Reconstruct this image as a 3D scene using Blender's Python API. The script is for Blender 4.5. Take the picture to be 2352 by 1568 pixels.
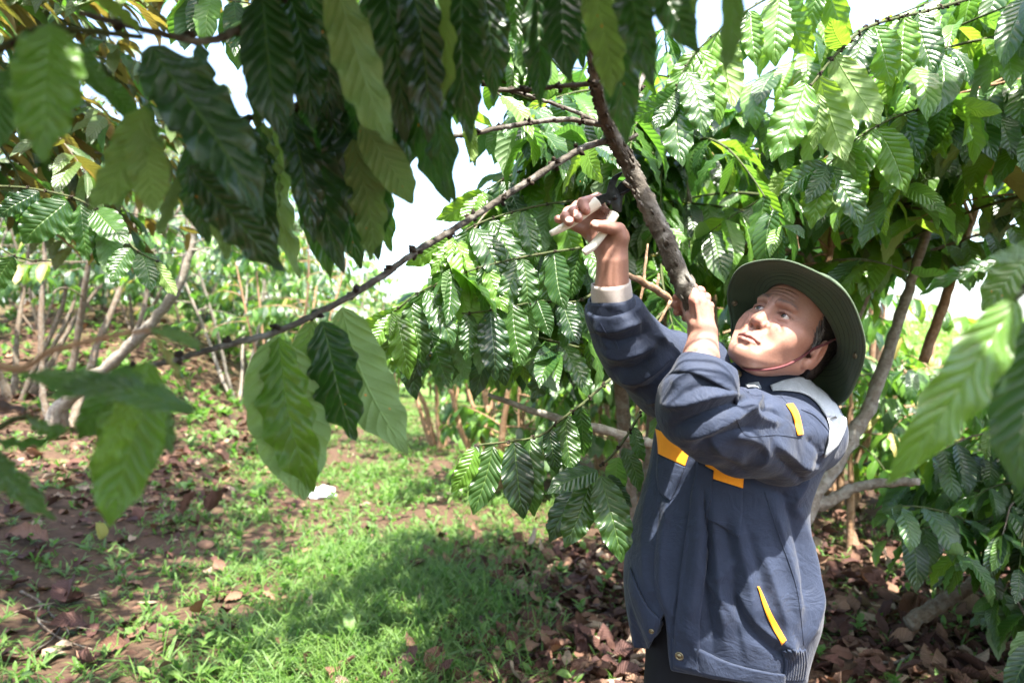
import bpy, bmesh, math, random
import numpy as np
from mathutils import Vector, Matrix, Quaternion
from mathutils.bvhtree import BVHTree

for _o in list(bpy.data.objects):
    bpy.data.objects.remove(_o)
SC = bpy.context.scene
COL = SC.collection
R = math.radians
CAMH = 1.38

# ---------------------------------------------------------------- camera
cam_d = bpy.data.cameras.new('camera')
cam = bpy.data.objects.new('camera', cam_d)
COL.objects.link(cam)
cam.location = (0, 0, CAMH)
cam.rotation_euler = (R(90), 0, 0)
cam_d.sensor_width = 36.0
cam_d.lens = 24.0
cam_d.clip_start = 0.02
cam_d.clip_end = 3000
cam_d.dof.use_dof = True
cam_d.dof.focus_distance = 1.45
cam_d.dof.aperture_fstop = 3.4
SC.camera = cam

# ---------------------------------------------------------------- sky, sun, exposure
SUN_AZ = R(158)      # compass bearing of the sun, clockwise from +Y (camera looks along +Y)
SUN_EL = R(66)
world = bpy.data.worlds.new('World')
SC.world = world
world.use_nodes = True
_nt = world.node_tree
_bg = _nt.nodes['Background']
_sky = _nt.nodes.new('ShaderNodeTexSky')
_sky.sky_type = 'NISHITA'
_sky.sun_disc = False
_sky.sun_elevation = SUN_EL
_sky.sun_rotation = SUN_AZ
_sky.air_density = 1.0
_sky.dust_density = 3.0
_sky.ozone_density = 1.0
_nt.links.new(_sky.outputs[0], _bg.inputs[0])
_bg.inputs[1].default_value = 0.15
sun_d = bpy.data.lights.new('sun', 'SUN')
sun_d.energy = 4.4
sun_d.angle = R(0.6)
sun_d.color = (1.0, 0.95, 0.86)
sun = bpy.data.objects.new('sun', sun_d)
COL.objects.link(sun)
_sdir = Vector((math.sin(SUN_AZ) * math.cos(SUN_EL), math.cos(SUN_AZ) * math.cos(SUN_EL), math.sin(SUN_EL)))
sun.rotation_euler = _sdir.to_track_quat('Z', 'Y').to_euler()
sun.location = _sdir * 30
vs = SC.view_settings
vs.view_transform = 'Standard'
vs.look = 'None'
vs.exposure = 2.72
vs.gamma = 1.0
SC.render.engine = 'CYCLES'
cy = SC.cycles
cy.max_bounces = 7
cy.diffuse_bounces = 4
cy.glossy_bounces = 2
cy.transmission_bounces = 6
cy.transparent_max_bounces = 4
cy.caustics_reflective = False
cy.caustics_refractive = False
cy.sample_clamp_indirect = 6.0
cy.use_denoising = True
try:
    cy.denoiser = 'OPENIMAGEDENOISE'
except Exception:
    pass

# ---------------------------------------------------------------- helpers
def P(px, py, d):
    """point seen at (px, py) of a 2352x1568 view, d metres ahead of the camera"""
    return Vector(((px - 1176) / 1568 * d, d, CAMH + (784 - py) / 1568 * d))

def pix(p):
    return (1176 + 1568 * p[0] / p[1], 784 - 1568 * (p[2] - CAMH) / p[1])

def tag(o, label=None, cat=None, group=None, kind=None):
    if label: o['label'] = label
    if cat: o['category'] = cat
    if group: o['group'] = group
    if kind: o['kind'] = kind
    return o

def link(name, me, parent=None):
    o = bpy.data.objects.new(name, me)
    COL.objects.link(o)
    if parent is not None:
        o.parent = parent
        if parent.type == 'EMPTY' and (parent.location.length > 1e-9):
            o.matrix_parent_inverse = Matrix.Translation(-parent.location)
    return o

def empty(name, loc=(0, 0, 0)):
    o = bpy.data.objects.new(name, None)
    COL.objects.link(o)
    o.location = loc
    o.empty_display_size = 0.1
    return o

def mesh_np(name, verts, faces, mats=(), smooth=True, midx=None, uv=None):
    """verts (n,3); faces: list of lists, or (m,k) int array"""
    me = bpy.data.meshes.new(name)
    verts = np.asarray(verts, dtype=np.float32).reshape(-1, 3)
    if isinstance(faces, np.ndarray):
        m, k = faces.shape; flat = faces.ravel().astype(np.int32); tot = np.full(m, k, dtype=np.int32)
    else:
        m = len(faces); tot = np.fromiter((len(f) for f in faces), dtype=np.int32, count=m)
        flat = np.fromiter((i for f in faces for i in f), dtype=np.int32, count=int(tot.sum()))
    me.vertices.add(len(verts)); me.vertices.foreach_set('co', verts.ravel())
    me.loops.add(len(flat)); me.loops.foreach_set('vertex_index', flat)
    me.polygons.add(m); me.polygons.foreach_set('loop_start', np.concatenate([[0], np.cumsum(tot)[:-1]]).astype(np.int32))
    me.polygons.foreach_set('loop_total', tot)
    me.update(calc_edges=True)
    for mt in mats:
        me.materials.append(mt)
    if midx is not None:
        me.polygons.foreach_set('material_index', np.asarray(midx, dtype=np.int32))
    if uv is not None:
        lay = me.uv_layers.new(name='UVMap')
        li = np.empty(len(me.loops), dtype=np.int32); me.loops.foreach_get('vertex_index', li)
        lay.data.foreach_set('uv', np.asarray(uv, dtype=np.float32)[li].ravel())
    if smooth:
        me.polygons.foreach_set('use_smooth', np.ones(len(me.polygons), dtype=bool))
    me.update()
    return me

def catmull(pts, n):
    """resample a polyline (rows of any width) smoothly to n rows"""
    p = np.asarray(pts, dtype=float)
    if len(p) == 2:
        t = np.linspace(0, 1, n)[:, None]
        return p[0] * (1 - t) + p[1] * t
    q = np.vstack([2 * p[0] - p[1], p, 2 * p[-1] - p[-2]])
    t = np.linspace(0, len(p) - 1 - 1e-9, n); i = t.astype(int); f = (t - i)[:, None]
    a, b, c, d = q[i], q[i + 1], q[i + 2], q[i + 3]
    return 0.5 * (2 * b + (c - a) * f + (2 * a - 5 * b + 4 * c - d) * f * f + (3 * b - a - 3 * c + d) * f ** 3)

def tube(path, radii, sides=8, cap=True, wob=0.0, seed=0):
    """verts, faces of a swept tube"""
    path = np.asarray(path, dtype=float); n = len(path)
    radii = np.broadcast_to(np.asarray(radii, dtype=float), (n,))
    tan = np.gradient(path, axis=0); tan /= np.linalg.norm(tan, axis=1)[:, None] + 1e-12
    worst = [np.abs(tan[:, k]).max() for k in range(3)]
    ref = np.zeros(3); ref[int(np.argmin(worst))] = 1.0
    a = ref[None] - tan * (tan @ ref)[:, None]; a /= np.linalg.norm(a, axis=1)[:, None] + 1e-12
    b = np.cross(tan, a); th = np.arange(sides) * 2 * math.pi / sides
    rr = np.repeat(radii[:, None], sides, 1)
    if wob: rr = rr * (1 + wob * np.random.default_rng(seed).normal(size=(n, sides)))
    V = (path[:, None, :] + rr[:, :, None] * (np.cos(th)[None, :, None] * a[:, None, :] + np.sin(th)[None, :, None] * b[:, None, :])).reshape(-1, 3)
    i = np.arange(n - 1)[:, None] * sides; j = np.arange(sides)[None, :]; j2 = (j + 1) % sides
    F = np.stack([i + j, i + j2, i + sides + j2, i + sides + j], -1).reshape(-1, 4).tolist()
    if cap:
        F.append(list(range(sides))[::-1]); F.append(list(range((n - 1) * sides, n * sides)))
    return V, F

class MB:
    """collects pieces into one mesh"""
    def __init__(s): s.v = []; s.f = []; s.m = []; s.n = 0
    def add(s, vf, mat=0):
        v, f = vf
        s.v.append(np.asarray(v, dtype=float)); s.f += [[i + s.n for i in q] for q in (f.tolist() if isinstance(f, np.ndarray) else f)]
        s.m += [mat] * len(f); s.n += len(v)
    def build(s, name, mats, parent=None, smooth=True):
        if not isinstance(mats, (list, tuple)): mats = [mats]
        me = mesh_np(name, np.vstack(s.v), s.f, mats, smooth, s.m)
        return link(name, me, parent)

# ---------------------------------------------------------------- material helper
class NT:
    def __init__(s, name):
        s.mat = bpy.data.materials.new(name); s.mat.use_nodes = True
        s.t = s.mat.node_tree; s.t.nodes.clear()
        s.out = s.t.nodes.new('ShaderNodeOutputMaterial')
    def n(s, typ, **kw):
        nd = s.t.nodes.new('ShaderNode' + typ)
        for k, v in kw.items():
            if k.startswith('i_'):
                key = k[2:]
                nd.inputs[int(key) if key.isdigit() else key.replace('_', ' ')].default_value = v
            else: setattr(nd, k, v)
        return nd
    def l(s, a, b): s.t.links.new(a, b)
    def math(s, op, a, b=None, c=None, clamp=False):
        nd = s.t.nodes.new('ShaderNodeMath'); nd.operation = op; nd.use_clamp = clamp
        for i, x in enumerate((a, b, c)):
            if x is None: continue
            if isinstance(x, (int, float)): nd.inputs[i].default_value = x
            else: s.l(x, nd.inputs[i])
        return nd.outputs[0]
    def mix(s, f, a, b, blend='MIX'):
        nd = s.t.nodes.new('ShaderNodeMix'); nd.data_type = 'RGBA'; nd.blend_type = blend
        for x, k in ((f, 0), (a, 6), (b, 7)):
            if isinstance(x, (int, float)): nd.inputs[k].default_value = x
            elif isinstance(x, tuple): nd.inputs[k].default_value = x if len(x) == 4 else x + (1,)
            else: s.l(x, nd.inputs[k])
        return nd.outputs[2]
    def noise(s, scale, detail=3, rough=0.55, vec=None, dist=0.0):
        nd = s.n('TexNoise'); nd.inputs['Scale'].default_value = scale; nd.inputs['Detail'].default_value = detail
        nd.inputs['Roughness'].default_value = rough; nd.inputs['Distortion'].default_value = dist
        if vec is not None: s.l(vec, nd.inputs['Vector'])
        return nd
    def ramp(s, fac, stops):
        nd = s.t.nodes.new('ShaderNodeValToRGB'); cr = nd.color_ramp
        while len(cr.elements) < len(stops): cr.elements.new(0.5)
        for e, (p, c) in zip(cr.elements, stops):
            e.position = p; e.color = c if len(c) == 4 else tuple(c) + (1,)
        s.l(fac, nd.inputs[0]); return nd.outputs[0]
    def bump(s, h, strength=0.3, dist=0.01, normal=None):
        nd = s.n('Bump'); nd.inputs['Strength'].default_value = strength; nd.inputs['Distance'].default_value = dist
        s.l(h, nd.inputs['Height'])
        if normal is not None: s.l(normal, nd.inputs['Normal'])
        return nd.outputs[0]
    def bsdf(s, color, rough=0.5, normal=None, spec=0.5, metal=0.0, **kw):
        nd = s.n('BsdfPrincipled')
        for x, k in ((color, 'Base Color'), (rough, 'Roughness'), (spec, 'Specular IOR Level'), (metal, 'Metallic')):
            if isinstance(x, (int, float)): nd.inputs[k].default_value = x
            elif isinstance(x, tuple): nd.inputs[k].default_value = x if len(x) == 4 else x + (1,)
            else: s.l(x, nd.inputs[k])
        for k, v in kw.items(): nd.inputs[k.replace('_', ' ')].default_value = v
        if normal is not None: s.l(normal, nd.inputs['Normal'])
        return nd
    def done(s, sh):
        s.l(sh.outputs[0] if hasattr(sh, 'outputs') else sh, s.out.inputs[0]); return s.mat

def plain(name, col, rough=0.5, nscale=40, var=0.15, bump=0.1, spec=0.4, metal=0.0):
    m = NT(name); tc = m.n('TexCoord')
    nz = m.noise(nscale, 4, vec=tc.outputs['Object'])
    dark = tuple(c * (1 - var) for c in col); lite = tuple(min(1, c * (1 + var)) for c in col)
    c = m.ramp(nz.outputs[0], [(0.3, dark), (0.7, lite)])
    return m.done(m.bsdf(c, rough, m.bump(nz.outputs[0], bump, 0.003), spec, metal))

# ---------------------------------------------------------------- implicit surfaces
class SDF:
    def __init__(s, lo, hi, res):
        s.lo = np.array(lo, float); s.res = res
        s.n = np.ceil((np.array(hi) - s.lo) / res).astype(int) + 1
        s.D = np.full(s.n, 0.05, dtype=np.float32)
    def sub(s, lo, hi):
        a = np.clip(np.floor((np.array(lo) - s.lo) / s.res).astype(int), 0, s.n)
        b = np.clip(np.ceil((np.array(hi) - s.lo) / s.res).astype(int) + 1, 0, s.n)
        sl = tuple(slice(i, j) for i, j in zip(a, b))
        ax = [(s.lo[i] + s.res * np.arange(a[i], b[i])).astype(np.float32) for i in range(3)]
        return sl, ax[0][:, None, None], ax[1][None, :, None], ax[2][None, None, :]
    def comb(s, sl, d, k, mode):
        A = s.D[sl]
        if mode == 'sub': A, d = -A, d
        elif mode == 'and': A, d = -A, -d
        if k > 0:
            h = np.maximum(k - np.abs(A - d), 0) / k
            r = np.minimum(A, d) - h * h * (k * 0.25)
        else: r = np.minimum(A, d)
        s.D[sl] = -r if mode in ('sub', 'and') else r
    def ell(s, c, r, k=0.01, rot=None, mode='add'):
        c = np.array(c, float); r = np.array(r, float) if np.ndim(r) else np.full(3, float(r))
        m = max(r) + k + 0.012
        sl, X, Y, Z = s.sub(c - m, c + m)
        if 0 in s.D[sl].shape: return
        X = X - np.float32(c[0]); Y = Y - np.float32(c[1]); Z = Z - np.float32(c[2])
        if rot is not None:
            M = np.array(rot, float).T
            X, Y, Z = [M[i, 0] * X + M[i, 1] * Y + M[i, 2] * Z for i in range(3)]
        k0 = np.sqrt((X / r[0]) ** 2 + (Y / r[1]) ** 2 + (Z / r[2]) ** 2)
        k1 = np.sqrt((X / r[0] ** 2) ** 2 + (Y / r[1] ** 2) ** 2 + (Z / r[2] ** 2) ** 2)
        d = (k0 * (k0 - 1) / (k1 + 1e-9)).astype(np.float32)
        s.comb(sl, d, k, mode)
    def cap(s, a, b, ra, rb, k=0.01, mode='add'):
        a = np.array(a, float); b = np.array(b, float); m = max(ra, rb) + k + 0.012
        sl, X, Y, Z = s.sub(np.minimum(a, b) - m, np.maximum(a, b) + m)
        if 0 in s.D[sl].shape: return
        ba = b - a; L = ba.dot(ba) + 1e-12
        X = X - np.float32(a[0]); Y = Y - np.float32(a[1]); Z = Z - np.float32(a[2])
        t = np.clip((X * ba[0] + Y * ba[1] + Z * ba[2]) / L, 0, 1)
        d = np.sqrt((X - t * ba[0]) ** 2 + (Y - t * ba[1]) ** 2 + (Z - t * ba[2]) ** 2) - (ra + (rb - ra) * t)
        s.comb(sl, d.astype(np.float32), k, mode)
    def chain(s, pts, rad, k=0.01, mode='add', k0=None):
        for i in range(len(pts) - 1):
            s.cap(pts[i], pts[i + 1], rad[i], rad[i + 1], k0 if (i == 0 and k0 is not None) else k, mode)
    def half(s, p, n, mode='and', k=0.0):
        """keep the side n points away from"""
        n = np.array(n, float); n /= np.linalg.norm(n); p = np.array(p, float)
        sl, X, Y, Z = s.sub(s.lo - 1, s.lo + s.n * s.res + 1)
        s.comb(sl, ((X - p[0]) * n[0] + (Y - p[1]) * n[1] + (Z - p[2]) * n[2]).astype(np.float32), k, mode)
    def surf_y(s, x, z):
        i = int(round((x - s.lo[0]) / s.res)); k = int(round((z - s.lo[2]) / s.res))
        w = np.where(s.D[i, :, k] < 0)[0]
        if len(w) == 0: return s.lo[1]
        j = w[-1]; a, b = s.D[i, j, k], s.D[i, j + 1, k]
        return s.lo[1] + s.res * (j + a / (a - b))
    def groove(s, xz, rad, depth, k=0.003):
        p = [(x, s.surf_y(x, z) + r - d, z) for (x, z), r, d in zip(xz, rad, depth)]
        s.chain(p, rad, k, mode='sub')
    def ridge(s, xz, rad, height, k=0.004):
        p = [(x, s.surf_y(x, z) - r + h, z) for (x, z), r, h in zip(xz, rad, height)]
        s.chain(p, rad, k)
    def func(s, fn, k=0.0, mode='add'):
        sl, X, Y, Z = s.sub(s.lo - 1, s.lo + s.n * s.res + 1)
        s.comb(sl, fn(X, Y, Z).astype(np.float32), k, mode)
    def mesh(s):
        D = s.D.copy(); D[0], D[-1] = 1, 1; D[:, 0], D[:, -1] = 1, 1; D[:, :, 0], D[:, :, -1] = 1, 1
        S = D < 0; nx, ny, nz = np.array(D.shape) - 1
        cnt = np.zeros((nx, ny, nz), dtype=np.int8)
        offs = [(i, j, k) for i in (0, 1) for j in (0, 1) for k in (0, 1)]
        for i, j, k in offs: cnt += S[i:nx + i, j:ny + j, k:nz + k]
        act = np.argwhere((cnt > 0) & (cnt < 8))
        idx = np.full((nx, ny, nz), -1, dtype=np.int32); idx[tuple(act.T)] = np.arange(len(act))
        acc = np.zeros((len(act), 3)); num = np.zeros(len(act))
        for o1 in offs:
            for ax in range(3):
                if o1[ax]: continue
                o2 = list(o1); o2[ax] = 1
                a = D[act[:, 0] + o1[0], act[:, 1] + o1[1], act[:, 2] + o1[2]]
                b = D[act[:, 0] + o2[0], act[:, 1] + o2[1], act[:, 2] + o2[2]]
                m = (a < 0) != (b < 0)
                t = a / np.where(m, a - b, 1)
                pt = np.array(o1, float)[None] + np.zeros((len(act), 3)); pt[:, ax] += np.where(m, t, 0)
                acc += pt * m[:, None]; num += m
        V = s.lo + s.res * (act + acc / np.maximum(num, 1)[:, None])
        Q = []
        for ax in range(3):
            u, v = (ax + 1) % 3, (ax + 2) % 3
            A = np.moveaxis(S, (ax, u, v), (0, 1, 2))
            I = np.moveaxis(idx, (ax, u, v), (0, 1, 2))
            e = A[:-1, 1:-1, 1:-1] != A[1:, 1:-1, 1:-1]
            w = np.argwhere(e); i, j, k = w[:, 0], w[:, 1] + 1, w[:, 2] + 1
            q = np.stack([I[i, j - 1, k - 1], I[i, j, k - 1], I[i, j, k], I[i, j - 1, k]], 1)
            flip = ~A[i, j, k]
            q[flip] = q[flip][:, ::-1]
            Q.append(q)
        Q = np.vstack(Q); Q = Q[(Q >= 0).all(1)]
        return V, Q

def relax(V, Q, it=2, f=0.5):
    n = len(V); a = np.concatenate([Q[:, i] for i in range(4)]); b = np.concatenate([Q[:, (i + 1) % 4] for i in range(4)])
    deg = np.bincount(a, minlength=n) + np.bincount(b, minlength=n)
    for _ in range(it):
        S = np.zeros_like(V)
        for c in range(3):
            S[:, c] = np.bincount(a, V[b, c], n) + np.bincount(b, V[a, c], n)
        V = V * (1 - f) + f * S / np.maximum(deg, 1)[:, None]
    return V

def vnormals(V, Q):
    n = np.cross(V[Q[:, 2]] - V[Q[:, 0]], V[Q[:, 3]] - V[Q[:, 1]])
    N = np.zeros_like(V)
    for i in range(4):
        for c in range(3): N[:, c] += np.bincount(Q[:, i], n[:, c], len(V))
    return N / (np.linalg.norm(N, axis=1)[:, None] + 1e-12)

def set_color(me, name, rgb):
    at = me.color_attributes.new(name, 'FLOAT_COLOR', 'POINT')
    c = np.ones((len(me.vertices), 4), dtype=np.float32); c[:, :3] = rgb
    at.data.foreach_set('color', c.ravel())
# ================================================================ leaves
def leaf_material(name, top, top2, under, trans, tw=0.28, rough=0.33, spots=0.0, spotcol=(0.62, 0.22, 0.02), vein=(0.16, 0.26, 0.06), dry=False, veinw=0.55):
    m = NT(name)
    uv = m.n('UVMap'); sx = m.n('SeparateXYZ'); m.l(uv.outputs[0], sx.inputs[0])
    U, Vv = sx.outputs[0], sx.outputs[1]                     # U: -1..1 across (stored 0..1), V along
    t = m.math('ABSOLUTE', m.math('SUBTRACT', m.math('MULTIPLY', U, 2.0), 1.0))
    ph = m.math('SUBTRACT', m.math('MULTIPLY', Vv, 11.0), m.math('MULTIPLY', t, 1.9))
    fr = m.math('ABSOLUTE', m.math('SUBTRACT', m.math('FRACT', ph), 0.5))          # 0 at the vein, .5 between
    lat = m.math('SUBTRACT', 1.0, m.math('MULTIPLY', fr, 9.0), clamp=True)
    mid = m.math('SUBTRACT', 1.0, m.math('MULTIPLY', t, 16.0), clamp=True)
    veins = m.math('MAXIMUM', mid, m.math('MULTIPLY', lat, 0.5))
    oi = m.n('ObjectInfo'); ge = m.n('NewGeometry'); tc = m.n('TexCoord')
    rnd = m.math('FRACT', m.math('ADD', oi.outputs['Random'], ge.outputs['Random Per Island']))
    rnd2 = m.math('FRACT', m.math('MULTIPLY', rnd, 7.31))
    nz = m.noise(14 if not dry else 22, 3, vec=tc.outputs['Object'])
    ctop = m.mix(rnd, top, top2)
    ctop = m.mix(m.math('MULTIPLY', nz.outputs[0], 0.5), ctop, tuple(c * 0.6 for c in top))
    ctop = m.mix(m.math('MULTIPLY', veins, veinw), ctop, vein)
    cund = m.mix(m.math('MULTIPLY', veins, 0.5), under, tuple(min(1, c * 1.5) for c in under))
    cund = m.mix(m.math('MULTIPLY', rnd2, 0.35), cund, tuple(c * 0.55 for c in under))
    ctr = m.mix(m.math('MULTIPLY', veins, 0.4), trans, tuple(c * 0.45 for c in trans))
    ctr = m.mix(rnd2, ctr, (trans[0] * 0.55, trans[1] * 0.75, trans[2] * 0.6))
    if spots:
        vo = m.n('TexVoronoi'); vo.inputs['Scale'].default_value = 6.5; mp = m.n('Mapping'); mp.inputs['Scale'].default_value = (1, 2.2, 1)
        ad = m.n('VectorMath', operation='ADD'); m.l(uv.outputs[0], ad.inputs[0]); cb = m.n('CombineXYZ'); m.l(m.math('MULTIPLY', rnd, 31.0), cb.inputs[0]); m.l(cb.outputs[0], ad.inputs[1])
        m.l(ad.outputs[0], mp.inputs[0]); m.l(mp.outputs[0], vo.inputs['Vector'])
        vs2 = m.n('SeparateXYZ'); m.l(vo.outputs['Color'], vs2.inputs[0])
        sz = m.math('MULTIPLY', vs2.outputs[0], 0.16)
        sp = m.math('GREATER_THAN', sz, vo.outputs['Distance'])
        sp = m.math('MULTIPLY', sp, m.math('GREATER_THAN', vs2.outputs[1], 1 - spots))
        ctop = m.mix(sp, ctop, spotcol); cund = m.mix(sp, cund, spotcol); ctr = m.mix(sp, ctr, spotcol)
    col = m.mix(ge.outputs['Backfacing'], ctop, cund)
    quilt = m.math('MULTIPLY', m.math('SINE', m.math('MULTIPLY', fr, 3.14159)), 1.0)
    h = m.math('SUBTRACT', quilt, m.math('MULTIPLY', mid, 0.9))
    h = m.math('ADD', h, m.math('MULTIPLY', m.noise(60, 2, vec=tc.outputs['Object']).outputs[0], 0.25))
    nrm = m.bump(h, 0.55 if not dry else 0.8, 0.0030 if not dry else 0.004)
    rg = m.math('ADD', m.math('MULTIPLY', ge.outputs['Backfacing'], 0.25), m.math('ADD', rough, m.math('MULTIPLY', nz.outputs[0], 0.12)))
    b = m.bsdf(col, rg, nrm, 0.62 if not dry else 0.2)
    tr = m.n('BsdfTranslucent'); m.l(ctr, tr.inputs['Color']); m.l(nrm, tr.inputs['Normal'])
    mx = m.n('MixShader'); mx.inputs[0].default_value = tw; m.l(b.outputs[0], mx.inputs[1]); m.l(tr.outputs[0], mx.inputs[2])
    return m.done(mx)

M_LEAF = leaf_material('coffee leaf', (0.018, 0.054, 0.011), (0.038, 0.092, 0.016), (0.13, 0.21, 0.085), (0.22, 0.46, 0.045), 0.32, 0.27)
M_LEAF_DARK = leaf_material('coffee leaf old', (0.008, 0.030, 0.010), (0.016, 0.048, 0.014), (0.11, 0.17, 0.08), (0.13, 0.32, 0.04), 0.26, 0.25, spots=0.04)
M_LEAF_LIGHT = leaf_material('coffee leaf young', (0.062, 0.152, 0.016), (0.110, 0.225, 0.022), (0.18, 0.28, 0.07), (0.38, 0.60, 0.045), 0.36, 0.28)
M_LEAF_PALE = leaf_material('coffee leaf rust spotted', (0.050, 0.120, 0.025), (0.075, 0.160, 0.030), (0.19, 0.29, 0.09), (0.30, 0.50, 0.06), 0.30, 0.35, spots=0.28)
M_LEAF_GOLD = leaf_material('bronze backed leaf', (0.045, 0.085, 0.018), (0.075, 0.12, 0.025), (0.23, 0.13, 0.05), (0.40, 0.30, 0.05), 0.28, 0.35)
M_LEAF_YEL = leaf_material('yellowing leaf', (0.28, 0.27, 0.07), (0.36, 0.27, 0.08), (0.34, 0.32, 0.14), (0.60, 0.48, 0.10), 0.30, 0.45)
M_DRY = leaf_material('dry leaf', (0.112, 0.058, 0.040), (0.195, 0.108, 0.072), (0.22, 0.13, 0.085), (0.30, 0.12, 0.05), 0.10, 0.62, vein=(0.10, 0.05, 0.03), dry=True)
M_DRYDARK = leaf_material('old dry leaf', (0.052, 0.027, 0.023), (0.095, 0.047, 0.038), (0.10, 0.05, 0.038), (0.16, 0.06, 0.03), 0.06, 0.60, vein=(0.05, 0.025, 0.02), dry=True)
M_DRYPALE = leaf_material('bleached dry leaf', (0.26, 0.19, 0.13), (0.36, 0.28, 0.20), (0.33, 0.25, 0.18), (0.40, 0.26, 0.14), 0.10, 0.7, vein=(0.22, 0.15, 0.1), dry=True)
M_WEED = leaf_material('weed leaf', (0.050, 0.120, 0.014), (0.115, 0.200, 0.026), (0.10, 0.20, 0.06), (0.24, 0.50, 0.06), 0.32, 0.42)

def leaf_geo(nl, nw, seed=0, W=0.205, droop=0.5, fold=0.12, wave=0.035, quilt=0.012, tail=True, curl=0.0, twist=0.0, lat=11):
    """verts, faces, uv of a leaf, base at the origin, chord along +Y of length 1, upper side +Z"""
    rng = np.random.default_rng(seed); ph = rng.uniform(0, 6.28, 6); fw = rng.uniform(3.5, 5.5, 2)
    S = np.linspace(0, 1, nl + 1) ** 0.92; T = np.linspace(-1, 1, nw + 1)
    w = W * (S ** 0.62 * (1 - S) ** 0.62) / (0.5 ** 1.24)
    w = w * (1 + 0.35 * (0.45 - S) * (S < 0.98))
    if tail: w = np.where(S > 0.80, w * (0.30 + 0.70 * (1 - (S - 0.80) / 0.20)), w) + 0.006 * (S > 0.1) * (S < 0.995)
    w = np.maximum(w, 0.006 * (S < 0.1)); w[-1] = 0.001
    ang = -droop * S ** 1.2 + 0.10 * np.sin(S * 5 + ph[0]); ds = np.diff(S, prepend=0)
    my = np.cumsum(np.cos(ang) * ds); mz = np.cumsum(np.sin(ang) * ds); mx = 0.03 * np.sin(S * 3 + ph[1])
    s, t = np.meshgrid(S, T, indexing='ij'); a = np.abs(t); WW = w[:, None]
    irr = 1 + 0.022 * np.sin(2 * math.pi * fw[0] * 1.7 * s + ph[4] + t) * a + 0.012 * np.sin(2 * math.pi * 11 * s + ph[5] + 2 * t) * a
    lx = t * WW * irr
    lz = fold * a ** 1.3 * WW - curl * (a ** 2) * WW * 2.0
    lz += wave * a ** 2 * np.sin(2 * math.pi * np.where(t > 0, fw[0], fw[1]) * s + np.where(t > 0, ph[2], ph[3])) * np.sin(math.pi * s) ** 0.5
    if quilt and nl >= 20: lz += quilt * (np.abs(np.sin(math.pi * (lat * s - 1.9 * a))) - 0.5) * np.sin(math.pi * s) ** 0.6 * (1 - 0.75 * a) * np.minimum(1, a * 4)
    tw = twist * s; lx, lz = lx * np.cos(tw) - lz * np.sin(tw), lx * np.sin(tw) + lz * np.cos(tw)
    an = ang[:, None]
    X = mx[:, None] + lx; Y = my[:, None] - np.sin(an) * lz; Z = mz[:, None] + np.cos(an) * lz
    V = np.stack([X, Y, Z], -1).reshape(-1, 3)
    tip = np.array([mx[-1], my[-1], mz[-1]]) - np.array([mx[0], 0, 0]); V -= np.array([mx[0], 0, 0])
    L = np.linalg.norm(tip); y = tip / L; z = np.array([0, 0, 1.0]); z -= y * z.dot(y); z /= np.linalg.norm(z); x = np.cross(y, z)
    V = (V @ np.stack([x, y, z], 1)) / L
    c = nw + 1
    i = np.arange(nl)[:, None] * c; j = np.arange(nw)[None, :]
    F = np.stack([i + j, i + j + 1, i + j + 1 + c, i + j + c], -1).reshape(-1, 4)
    uvs = np.stack([(t.ravel() + 1) / 2, s.ravel()], 1)
    return V, F, uvs

def leaf_set(name, mat, n, nl, nw, **kw):
    out = []
    for i in range(n):
        rng = np.random.default_rng(100 + i); k = dict(kw)
        for key, (lo, hi) in list(k.items()):
            k[key] = rng.uniform(lo, hi)
        V, F, uvs = leaf_geo(nl, nw, 50 + i, **k)
        out.append((mesh_np(name, V, F, [mat], True, None, uvs), V, F, uvs))
    return out
_shape = dict(droop=(0.2, 1.0), fold=(-0.05, 0.45), wave=(0.02, 0.045), W=(0.165, 0.20), twist=(-0.35, 0.35))
LS = {}
def leaves_of(mat, lod):
    key = (mat.name, lod)
    if key not in LS:
        if lod == 'hi': LS[key] = leaf_set('leaf', mat, 7, 34, 12, quilt=(0.026, 0.036), **dict(_shape, wave=(0.022, 0.048), droop=(0.2, 0.8), W=(0.135, 0.155), fold=(-0.05, 0.3)))
        elif lod == 'mid': LS[key] = leaf_set('leaf', mat, 6, 12, 4, **_shape)
        elif lod == 'slim': LS[key] = leaf_set('leaf', mat, 5, 8, 2, **dict(_shape, W=(0.115, 0.145), wave=(0.0, 0.01)))
        elif lod == 'dry': LS[key] = leaf_set('leaf', mat, 8, 9, 4, droop=(-1.5, 1.2), fold=(-0.3, 1.0), wave=(0.05, 0.12), W=(0.18, 0.26), twist=(-1.1, 1.1), curl=(-0.4, 1.0))
        elif lod == 'drylow': LS[key] = leaf_set('leaf', mat, 8, 6, 2, droop=(-1.5, 1.2), fold=(-0.3, 1.0), wave=(0.05, 0.12), W=(0.18, 0.26), twist=(-1.1, 1.1), curl=(-0.4, 1.0))
        elif lod == 'slimfar': LS[key] = leaf_set('leaf', mat, 4, 3, 2, **dict(_shape, W=(0.12, 0.15), wave=(0.0, 0.01)))
        elif lod == 'far': LS[key] = leaf_set('leaf', mat, 4, 3, 2, **dict(_shape, wave=(0.0, 0.02)))
        else: LS[key] = leaf_set('leaf', mat, 5, 6, 2, **_shape)
    return LS[key]

def frame(axis, normal):
    y = axis / np.linalg.norm(axis, axis=-1, keepdims=True)
    z = normal - y * (normal * y).sum(-1, keepdims=True); z /= np.linalg.norm(z, axis=-1, keepdims=True) + 1e-9
    x = np.cross(y, z)
    return np.stack([x, y, z], -1)          # columns

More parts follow.
